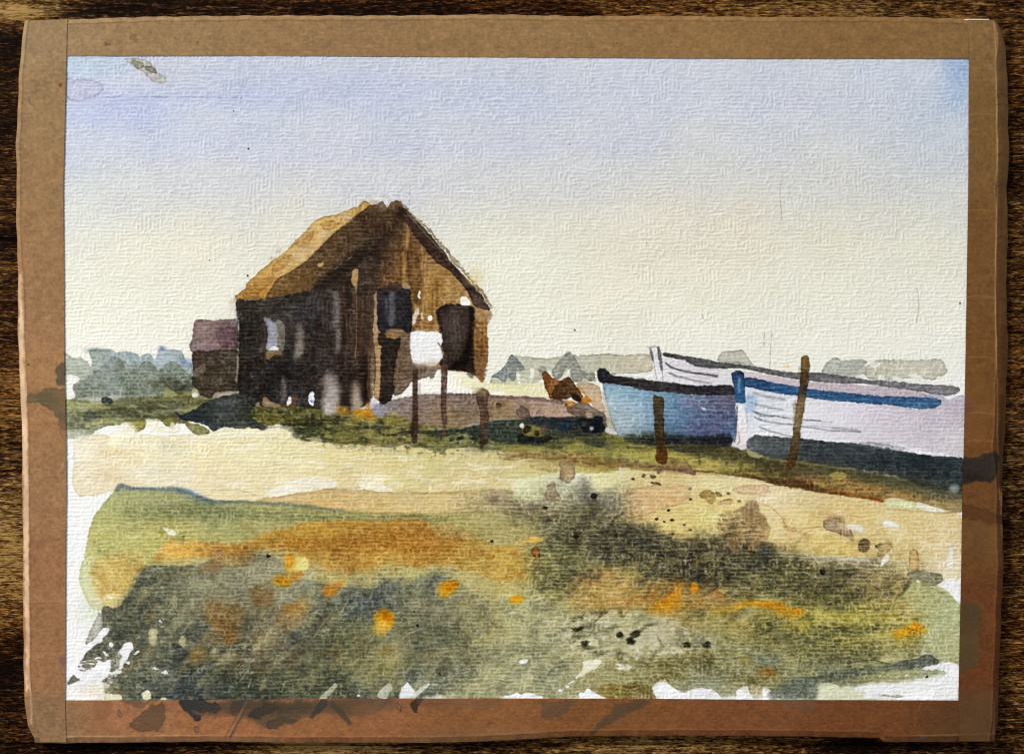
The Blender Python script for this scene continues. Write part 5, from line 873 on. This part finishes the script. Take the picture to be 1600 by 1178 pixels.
HULL = piece('painted_low_wall', [[(588,632),(645,619),(667,615),(742,615),(820,620),(900,630),(905,640),(900,652),(831,654),(760,658),(727,668),(650,672),(575,656)]])
piece('painted_rust_heap', [[(846,584),(855,581),(874,594),(888,588),(907,612),(924,626),(910,631),(885,634),(859,622)]])
piece('painted_debris', [[(806,664),(831,652),(900,650),(926,648),(942,652),(948,676),(915,678),(862,690),(808,692)]])
SHED = piece('painted_shed', [[(300,549),(371,547),(373,612),(335,616),(328,623),(300,604)]])
piece('roof', [[(308,499),(366,498),(373,512),(373,547),(312,549),(299,550),(294,543),(303,507)]], SHED)
HUT = piece('painted_hut', [[(369,469),(414,468),(479,456),(533,413),(590,375),(625,326),(681,388),(742,470),(766,488),(763,540),(757,590),(727,582),(650,584),(598,630),(566,638),(470,636),(396,622),(374,615),(374,505)]])
piece('roof', [[(368,462),(411,419),(454,384),(501,341),(546,327),(569,314),(597,315),(621,314),(636,326),(681,378),(718,424),(752,462),(766,485),(742,477),(714,436),(681,410),(648,370),(626,336),(600,376),(564,390),(533,413),(505,435),(479,456),(449,463),(414,468),(369,469)]], HUT)
piece('window', [[(411,497),(426,499),(445,508),(445,548),(436,558),(418,558),(417,520)]], HUT)
piece('window', [[(589,454),(602,447),(636,447),(643,470),(644,520),(630,518),(606,519),(591,514)]], HUT)
piece('window', [[(683,486),(694,477),(717,475),(734,477),(741,485),(737,510),(740,578),(692,577),(686,558)]], HUT)
piece('doorway', [[(591,524),(606,524),(626,528),(618,562),(616,612),(600,632),(593,626),(595,560)]], HUT)
SIGN = piece('painted_sign', [[(642,519),(689,519),(690,546),(688,566),(676,572),(645,567)]])
piece('post', [[(645,571),(653,571),(652,688),(643,688)]], SIGN)
piece('post', [[(689,573),(699,575),(697,640),(694,682),(689,640)]], SIGN)
piece('painted_post', [[(744,612),(756,602),(764,612),(760,634),(763,656),(757,696),(750,698)]], label='short brown painted post at the right of the hut')
BB = piece('painted_boat', [[(1016,545),(1034,546),(1037,556),(1150,570),(1260,590),(1400,602),(1476,622),(1540,616),(1540,632),(1470,630),(1400,622),(1240,606),(1163,592),(1145,604),(1080,602),(990,592),(967,586),(1020,588)]], label='white painted boat with a grey gunwale, behind the other two')
piece('gunwale', [[(1037,550),(1075,556),(1150,568),(1236,580),(1307,586),(1397,596),(1487,602),(1501,611),(1476,618),(1397,607),(1300,600),(1206,587),(1120,577),(1071,564),(1037,557)]], BB)
BP = piece('painted_boat', [[(942,598),(1005,609),(1094,617),(1147,617),(1152,665),(1145,696),(1040,694),(978,684),(955,660),(946,625)]], label='pale blue painted boat with a black rim')
piece('gunwale', [[(932,584),(942,576),(956,586),(1030,595),(1110,602),(1146,602),(1148,617),(1094,617),(1005,609),(940,598)]], BP)
BW = piece('painted_boat', [[(1150,604),(1200,610),(1300,627),(1397,634),(1442,640),(1470,630),(1540,618),(1540,780),(1442,760),(1397,742),(1307,729),(1190,714),(1143,695),(1152,665)]], label='white painted boat with a blue band and dark underside')
piece('stem', [[(1142,583),(1155,579),(1162,584),(1165,629),(1150,629)]], BW)
piece('painted_band', [[(1163,590),(1244,604),(1375,619),(1460,621),(1471,626),(1458,637),(1397,634),(1300,626),(1195,610),(1162,604)]], BW)
piece('hull_bottom', [[(1169,684),(1240,684),(1330,692),(1420,706),(1540,718),(1540,780),(1442,760),(1397,742),(1307,729),(1190,714),(1168,700)]], BW)
piece('painted_stake', [[(1020,617),(1036,619),(1038,672),(1044,716),(1040,727),(1026,722),(1023,672)]], label='short dark painted stake in front of the pale blue boat')
piece('painted_stake', [[(1252,558),(1264,557),(1263,592),(1254,651),(1240,732),(1229,728),(1241,652),(1251,576)]], label='tall painted stake crossing the blue-banded boat')

gi = [p[0] if p else '' for p in PIECES]
left = (LAB == 0) & ~((X < 160) & (Y > 660))
LAB[left & (Y > 830)] = gi.index('painted_grass'); LAB[left & (Y <= 830)] = gi.index('painted_sand')
WHITE = 0.905
def pig(img): return (srgb2lin(np.clip(img, 0, 1)) * WHITE).astype(F32)
wxg, wyg = world_xy(X, Y)
POS = np.stack([wxg, wyg, Z_PAPER + Hh], -1).astype(F32)
PCOL = pig(C)
j0, j1 = int((80 - Y0) / PITCH), int((1102 - Y0) / PITCH)
i0, i1 = int((92 - X0) / PITCH), int((1524 - X0) / PITCH)
lab = LAB[j0:j1, i0:i1]
flat = np.arange(GH * GW).reshape(GH, GW)
Fq = np.stack([flat[j0:j1, i0:i1], flat[j0 + 1:j1 + 1, i0:i1], flat[j0 + 1:j1 + 1, i0 + 1:i1 + 1], flat[j0:j1, i0 + 1:i1 + 1]], -1)
posf = POS.reshape(-1, 3); colf = PCOL.reshape(-1, 3); nrmf = NRM.reshape(-1, 3)
made = {}
def build_piece(idx, name, parent):
    f = Fq[lab == idx]
    if len(f) == 0: return None
    used, inv = np.unique(f.ravel(), return_inverse=True)
    return mesh_obj(name, posf[used], inv.reshape(-1, 4), M_PAPER, parent, colf[used], nrmf[used])
made[0] = build_piece(0, 'paper', ROOT)
for i in range(1, len(PIECES)):
    nm, par, lb = PIECES[i]
    o = build_piece(i, nm, made[par] if par else ROOT)
    made[i] = o
    if lb and o: o['label'] = lb

# ================================================================== TAPE STRIPS
def sampler(img):
    def f(x, y):
        fx = np.clip((x - X0) / PITCH, 0, GW - 1.01); fy = np.clip((y - Y0) / PITCH, 0, GH - 1.01)
        ix = fx.astype(int); iy = fy.astype(int); tx = fx - ix; ty = fy - iy
        if img.ndim == 3: tx = tx[..., None]; ty = ty[..., None]
        return (img[iy, ix] * (1 - tx) + img[iy, ix + 1] * tx) * (1 - ty) + (img[iy + 1, ix] * (1 - tx) + img[iy + 1, ix + 1] * tx) * ty
    return f
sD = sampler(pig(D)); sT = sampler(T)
crum = sampler((0.6 * noise(60, 45, 61, 3) + 0.4 * noise(22, 16, 62, 2)).astype(F32)); rimn = sampler(noise(26, 26, 63, 2))
rim2 = sampler(noise(9, 60, 64, 2))
def lerp(tab, v):
    t = np.array(tab, float); return np.interp(v, t[:, 0], t[:, 1])

def tape(along, inner, outer, zb, axis, rim, drop, feltamp, label=None, endcut=None):
    n = len(along); wmax = 90
    m = int(wmax / 1.3)
    t = np.linspace(0, 1, m)
    a = np.array(along)[:, None]
    inn = inner(a); out = outer(a)
    pos = inn + (out - inn) * t[None, :]
    if axis == 'v': x, y = pos, np.repeat(a, m, 1)
    else: x, y = np.repeat(a, m, 1), pos
    if endcut is not None: y = y + endcut(a, t[None, :]) if axis == 'v' else y
    dist = np.abs(out - pos)                                  # distance in from the outer edge
    rw = rim(a)
    s = np.clip((rw - dist) / rw, 0, 1)                       # 0 at crease, 1 at the free edge
    z = zb - drop(a) * U * rw * (0.25 * s + 0.75 * s ** 1.5) 
    z = z + U * (0.40 * crum(x, y)) + U * 0.8 * s * rimn(x, y) + U * 1.3 * s * rim2(x, y)
    z = z + 0.00035 * 0.55 * np.exp(-((dist - rw) / 1.6) ** 2)      # raised crease
    z = z + AMP * feltamp * sT(x, y) * (1 - s)
    k = 1 + (Z_PAPER - z) / 0.75                               # a rim that hangs lower really reaches further out
    X_, Y_ = world_xy(800 + (x - 800) * k, 589 + (y - 589) * k)
    Pp = np.stack([X_, Y_, z], -1)
    du = np.gradient(Pp, axis=0); dv = np.gradient(Pp, axis=1)
    nn = np.cross(du, dv); nn /= np.linalg.norm(nn, axis=-1, keepdims=True) + 1e-12
    nn *= np.sign(nn[..., 2:3] + 1e-9)
    col = sD(x, y)
    fl = np.arange(n * m).reshape(n, m)
    f = np.stack([fl[:-1, :-1], fl[1:, :-1], fl[1:, 1:], fl[:-1, 1:]], -1).reshape(-1, 4)
    fn = np.cross(Pp[1, 0] - Pp[0, 0], Pp[0, 1] - Pp[0, 0])[2]
    if fn < 0: f = f[:, ::-1]
    o = mesh_obj('tape_strip', Pp.reshape(-1, 3), f, M_TAPE, ROOT, np.clip(col.reshape(-1, 3), 0, 1), nn.reshape(-1, 3))
    md = o.modifiers.new('thickness', 'SOLIDIFY'); md.thickness = 0.00016; md.offset = -1
    if label: o['label'] = label
    return o

L_in = [(20,105.5),(88,104),(295,99),(480,100.5),(560,100.5),(663,103),(744,103.7),(884,102.5),(1094,101.8),(1170,104)]
L_out = [(30,41),(33,38),(40,37.5),(75,34),(125,29),(188,27.5),(225,25),(276,26),(330,25.5),(380,27),(480,28.5),(524,28),(570,30),(600,31),(637,33.5),(694,34.6),(743,34.6),(800,35.5),(908,36),(958,36),(1058,37.6),(1103,39),(1133,43),(1150,52),(1162,60)]
R_in = [(20,1511.5),(92,1514),(300,1513),(540,1509),(700,1506),(750,1504),(884,1502),(1000,1499.5),(1094,1497.5),(1170,1499)]
R_out = [(28,1553),(31,1554),(41,1561),(53,1567),(75,1571),(113,1573),(163,1576),(200,1575),(250,1577),(295,1573),(380,1575),(440,1572),(540,1575),(590,1573),(660,1571),(700,1568),(760,1565),(805,1566),(883,1568),(953,1565),(1058,1561),(1120,1559),(1158,1555)]
T_in = [(90,88),(400,88),(800,90),(1200,92.4),(1530,92)]
T_out = [(44,34),(110,31),(180,28.4),(225,27),(300,26),(400,25),(600,25),(710,24),(760,23),(910,26),(1000,25),(1200,27),(1420,27),(1500,30),(1511,32),(1560,32.5)]
B_in = [(90,1094),(400,1092.5),(640,1090.6),(1000,1091),(1200,1093),(1530,1094)]
B_out = [(52,1160),(104,1160.5),(350,1158),(440,1160),(690,1160),(800,1156),(840,1153),(900,1150),(1060,1149),(1200,1149.5),(1300,1151),(1374,1152.5),(1381,1158.5),(1460,1159),(1545,1157),(1560,1155)]
one = lambda a: np.ones_like(a)
tape(np.arange(46, 1556, 1.6), lambda a: lerp(T_in, a), lambda a: lerp(T_out, a) + 0.8 * np.sin(a / 19) * np.sin(a / 7), Z_TAPE_H, 'h',
     lambda a: 6 + 0 * a, lambda a: .35 + 0 * a, .34, 'tape strip along the top edge, mostly clean')
tape(np.arange(54, 1556, 1.6), lambda a: lerp(B_in, a), lambda a: lerp(B_out, a) + 0.5 * np.sin(a / 23) * np.sin(a / 9), Z_TAPE_H, 'h',
     lambda a: 9 + 0 * a, lambda a: .45 + 0 * a, .30, 'tape strip along the bottom edge with dark paint drips')
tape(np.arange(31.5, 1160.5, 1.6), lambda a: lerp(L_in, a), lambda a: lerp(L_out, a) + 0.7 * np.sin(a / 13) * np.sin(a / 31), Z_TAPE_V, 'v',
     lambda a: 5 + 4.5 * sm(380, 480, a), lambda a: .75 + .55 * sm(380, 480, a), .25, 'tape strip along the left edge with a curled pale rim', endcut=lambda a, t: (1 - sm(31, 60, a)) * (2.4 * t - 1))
def rrim(a): return 4 + 13 * sm(30, 110, a) * (1 - sm(690, 770, a)) + 5 * sm(700, 800, a)
tape(np.arange(31.5, 1158.5, 1.6), lambda a: lerp(R_in, a), lambda a: lerp(R_out, a) + 0.8 * np.sin(a / 11) * np.sin(a / 29), Z_TAPE_V, 'v',
     rrim, lambda a: .75 + 0 * a, .30, 'darker tape strip along the right edge with a black paint smear')

# ================================================================== BACKING BOARD
def board():
    out = [(50,44),(110,41),(400,36),(760,34),(1200,37),(1440,37),(1512,29.6),(1546,29.8),(1553,40),(1557,120),(1559,300),(1557,560),(1557,760),(1556,960),(1551,1060),(1546,1143),(1400,1144),(1200,1138),(1060,1138),(840,1142),(690,1148),(350,1147),(104,1150),(66,1148),(52,1128),(48,1058),(46,900),(44,743),(42,600),(40,480),(38,276),(40,188),(42,125),(47,60)]
    p = np.array([world_xy(x, y) for x, y in out]); n = len(p); c = p.mean(0)
    rings = [(0.0, .9975), (0.0004, 1.0), (Z_BOARD - 0.0004, 1.0), (Z_BOARD, .9985)]
    V = []; 
    for z, s in rings: V += [(*(c + (q - c) * s), z) for q in p]
    Fc = []
    for r in range(3):
        for i in range(n):
            j = (i + 1) % n; Fc.append((r*n+i, r*n+j, (r+1)*n+j, (r+1)*n+i)[::-1])
    me = bpy.data.meshes.new('backing_board'); me.from_pydata(V, [], Fc + [tuple(range(n)), tuple(range(4*n-1, 3*n-1, -1))]); me.update()
    m, nd, l, b = new_mat('white_mount_board'); 
    nz = nd.new('ShaderNodeTexNoise'); nz.inputs['Scale'].default_value = 300
    cr = nd.new('ShaderNodeValToRGB'); cr.color_ramp.elements[0].color = (.62, .6, .55, 1); cr.color_ramp.elements[1].color = (.8, .79, .75, 1)
    l.new(nz.outputs['Fac'], cr.inputs[0]); l.new(cr.outputs[0], b.inputs['Base Color']); b.inputs['Roughness'].default_value = .85
    me.materials.append(m)
    o = bpy.data.objects.new('backing_board', me); COL.objects.link(o); o.parent = ROOT
board()

# ================================================================== TABLE TOP
def table():
    # boards run left to right; shallow grooves where they meet
    seams = [-760, -390, 372, 738, 1166, 1560, 1960]
    yy = [-900.0]
    for s in seams: yy += [s - 3, s - 1.2, s + 1.2, s + 3]
    yy.append(2200.0)
    xx = np.linspace(-1600, 3200, 33)
    V = []; 
    for y in yy:
        dz = 0.0
        for s in seams:
            if abs(y - s) < 2: dz = -0.0009
        for x in xx:
            a, b = world_xy(x, y); V.append((a, b, dz))
    nx = len(xx); Fc = []
    for j in range(len(yy) - 1):
        for i in range(nx - 1):
            Fc.append((j*nx+i, (j+1)*nx+i, (j+1)*nx+i+1, j*nx+i+1))
    me = bpy.data.meshes.new('table_top'); me.from_pydata(V, [], Fc); me.update()
    m, n, l, b = new_mat('dark_grained_wood')
    geo = n.new('ShaderNodeNewGeometry')
    sep = n.new('ShaderNodeSeparateXYZ'); l.new(geo.outputs['Position'], sep.inputs[0])
    def stretched(sx, sy, scale, det, rough=.6, dist=0., off=0.):
        mp = n.new('ShaderNodeMapping'); mp.inputs['Scale'].default_value = (sx, sy, 1); mp.inputs['Location'].default_value = (off, off * .37, 0)
        l.new(geo.outputs['Position'], mp.inputs[0])
        t = n.new('ShaderNodeTexNoise'); t.inputs['Scale'].default_value = scale; t.inputs['Detail'].default_value = det
        t.inputs['Roughness'].default_value = rough; t.inputs['Distortion'].default_value = dist
        l.new(mp.outputs[0], t.inputs['Vector']); return t.outputs['Fac']
    def ramp(src, stops):
        r = n.new('ShaderNodeValToRGB'); el = r.color_ramp.elements
        while len(el) < len(stops): el.new(.5)
        for e, (p, c) in zip(el, stops): e.position = p; e.color = c if len(c) == 4 else (*c, 1)
        l.new(src, r.inputs[0]); return r.outputs[0]
    def math_(op, a, c):
        q = n.new('ShaderNodeMath'); q.operation = op
        for k, v in enumerate((a, c)):
            if isinstance(v, (int, float)): q.inputs[k].default_value = v
            else: l.new(v, q.inputs[k])
        return q.outputs[0]
    def mix(f, a, c, mode='MIX'):
        q = n.new('ShaderNodeMix'); q.data_type = 'RGBA'; q.blend_type = mode
        if isinstance(f, (int, float)): q.inputs[0].default_value = f
        else: l.new(f, q.inputs[0])
        for k, v in ((6, a), (7, c)):
            if isinstance(v, tuple): q.inputs[k].default_value = (*v, 1)
            else: l.new(v, q.inputs[k])
        return q.outputs[2]
    fib = stretched(75, 640, 1.0, 4, .6, .6)
    fib2 = stretched(300, 1250, 1.0, 3, .6, .7, 3.1)
    pore = stretched(55, 2200, 1.0, 3, .62, .4, 7.7)
    patch = stretched(9, 26, 1.0, 3, .55, .5, 1.3)
    speck = stretched(900, 2200, 1.0, 2, .6, 0, 5.1)
    def blob(px, py, rx, ry, w):
        cx, cy = world_xy(px, py)
        dx = math_('DIVIDE', math_('SUBTRACT', sep.outputs[0], cx), rx * U); dy = math_('DIVIDE', math_('SUBTRACT', sep.outputs[1], cy), ry * U)
        d = math_('ADD', math_('MULTIPLY', dx, dx), math_('MULTIPLY', dy, dy))
        e = math_('POWER', 2.718, math_('MULTIPLY', d, -1.0))
        return math_('MULTIPLY', e, w)
    tone = math_('ADD', math_('MULTIPLY', math_('SUBTRACT', patch, .5), .55), 0.0)
    for q in [(10,15,70,16,.42),(0,870,120,110,.34),(10,640,60,70,.10),(500,1170,120,18,.32),(980,1168,160,18,.26),(1250,12,260,22,.16),(430,14,160,20,-.10),(160,12,80,14,-.14),(0,150,60,120,-.14),(120,1172,140,16,-.25),(0,1060,60,60,-.20),
              (1600,600,60,200,.03),(1600,1000,60,180,.05),(1340,1168,60,14,-.30),(10,430,60,30,.06),(0,370,60,14,-.2),(700,12,200,16,-.06)]:
        tone = math_('ADD', tone, blob(*q))
    f = math_('ADD', math_('ADD', math_('MULTIPLY', fib, .85), math_('ADD', math_('MULTIPLY', fib2, 1.25), -.55)), tone)
    base = ramp(f, [(.30, (.004, .0018, .0008)), (.44, (.016, .0062, .0022)), (.57, (.055, .023, .007)), (.70, (.150, .076, .020)), (.90, (.36, .225, .072))])
    pm = ramp(pore, [(.36, (0, 0, 0)), (.46, (1, 1, 1))])
    base = mix(1.0, base, mix(.72, (1, 1, 1), pm), 'MULTIPLY')
    red = ramp(stretched(4, 14, 1.0, 2, .5, 0, 9.), [(.4, (1, 1, 1)), (.7, (1.0, .80, .62))])
    base = mix(1.0, base, red, 'MULTIPLY')
    l.new(base, b.inputs['Base Color'])
    rr = n.new('ShaderNodeMapRange'); l.new(fib, rr.inputs[0]); rr.inputs[3].default_value = .34; rr.inputs[4].default_value = .62
    l.new(rr.outputs[0], b.inputs['Roughness']); b.inputs['Specular IOR Level'].default_value = .02
    hgt = math_('ADD', math_('MULTIPLY', fib2, .6), math_('ADD', math_('MULTIPLY', pore, .6), math_('MULTIPLY', speck, .3)))
    bp = n.new('ShaderNodeBump'); bp.inputs['Strength'].default_value = .6; bp.inputs['Distance'].default_value = .0006
    l.new(hgt, bp.inputs['Height']); l.new(bp.outputs[0], b.inputs['Normal'])
    me.materials.append(m)
    o = bpy.data.objects.new('table_top', me); COL.objects.link(o)
    o['kind'] = 'structure'
    md = o.modifiers.new('thickness', 'SOLIDIFY'); md.thickness = .03; md.offset = -1
table()

# ================================================================== LIGHT, CAMERA
w = bpy.data.worlds.new('World'); scene.world = w; w.use_nodes = True
bg = w.node_tree.nodes['Background']; bg.inputs[0].default_value = (.93, .96, 1.0, 1); bg.inputs[1].default_value = 0.44
def area(name, loc, target, size, sizey, power, col):
    L = bpy.data.lights.new(name, 'AREA'); L.shape = 'RECTANGLE'; L.size = size; L.size_y = sizey; L.energy = power; L.color = col
    o = bpy.data.objects.new(name, L); COL.objects.link(o); o.location = loc
    from mathutils import Vector
    o.rotation_euler = (Vector(target) - Vector(loc)).to_track_quat('-Z', 'Y').to_euler(); return o
area('window_light', (-2.3, 2.0, 1.75), (0, 0, 0), .9, .9, 166, (1.0, .985, .96))

cam = bpy.data.cameras.new('camera'); co = bpy.data.objects.new('camera', cam); COL.objects.link(co)
HC = 0.75
co.location = (0, 0, Z_PAPER + HC); co.rotation_euler = (0, 0, 0)
cam.sensor_width = 36; cam.sensor_fit = 'HORIZONTAL'; cam.lens = 36 * HC / (1600 * U)
cam.clip_start = .01; cam.clip_end = 50
scene.camera = co
scene.cycles.filter_width = 1.15
vs = scene.view_settings; vs.view_transform = 'Standard'; vs.look = 'None'; vs.exposure = 0; vs.gamma = 1
try: vs.use_curve_mapping = False
except Exception: pass
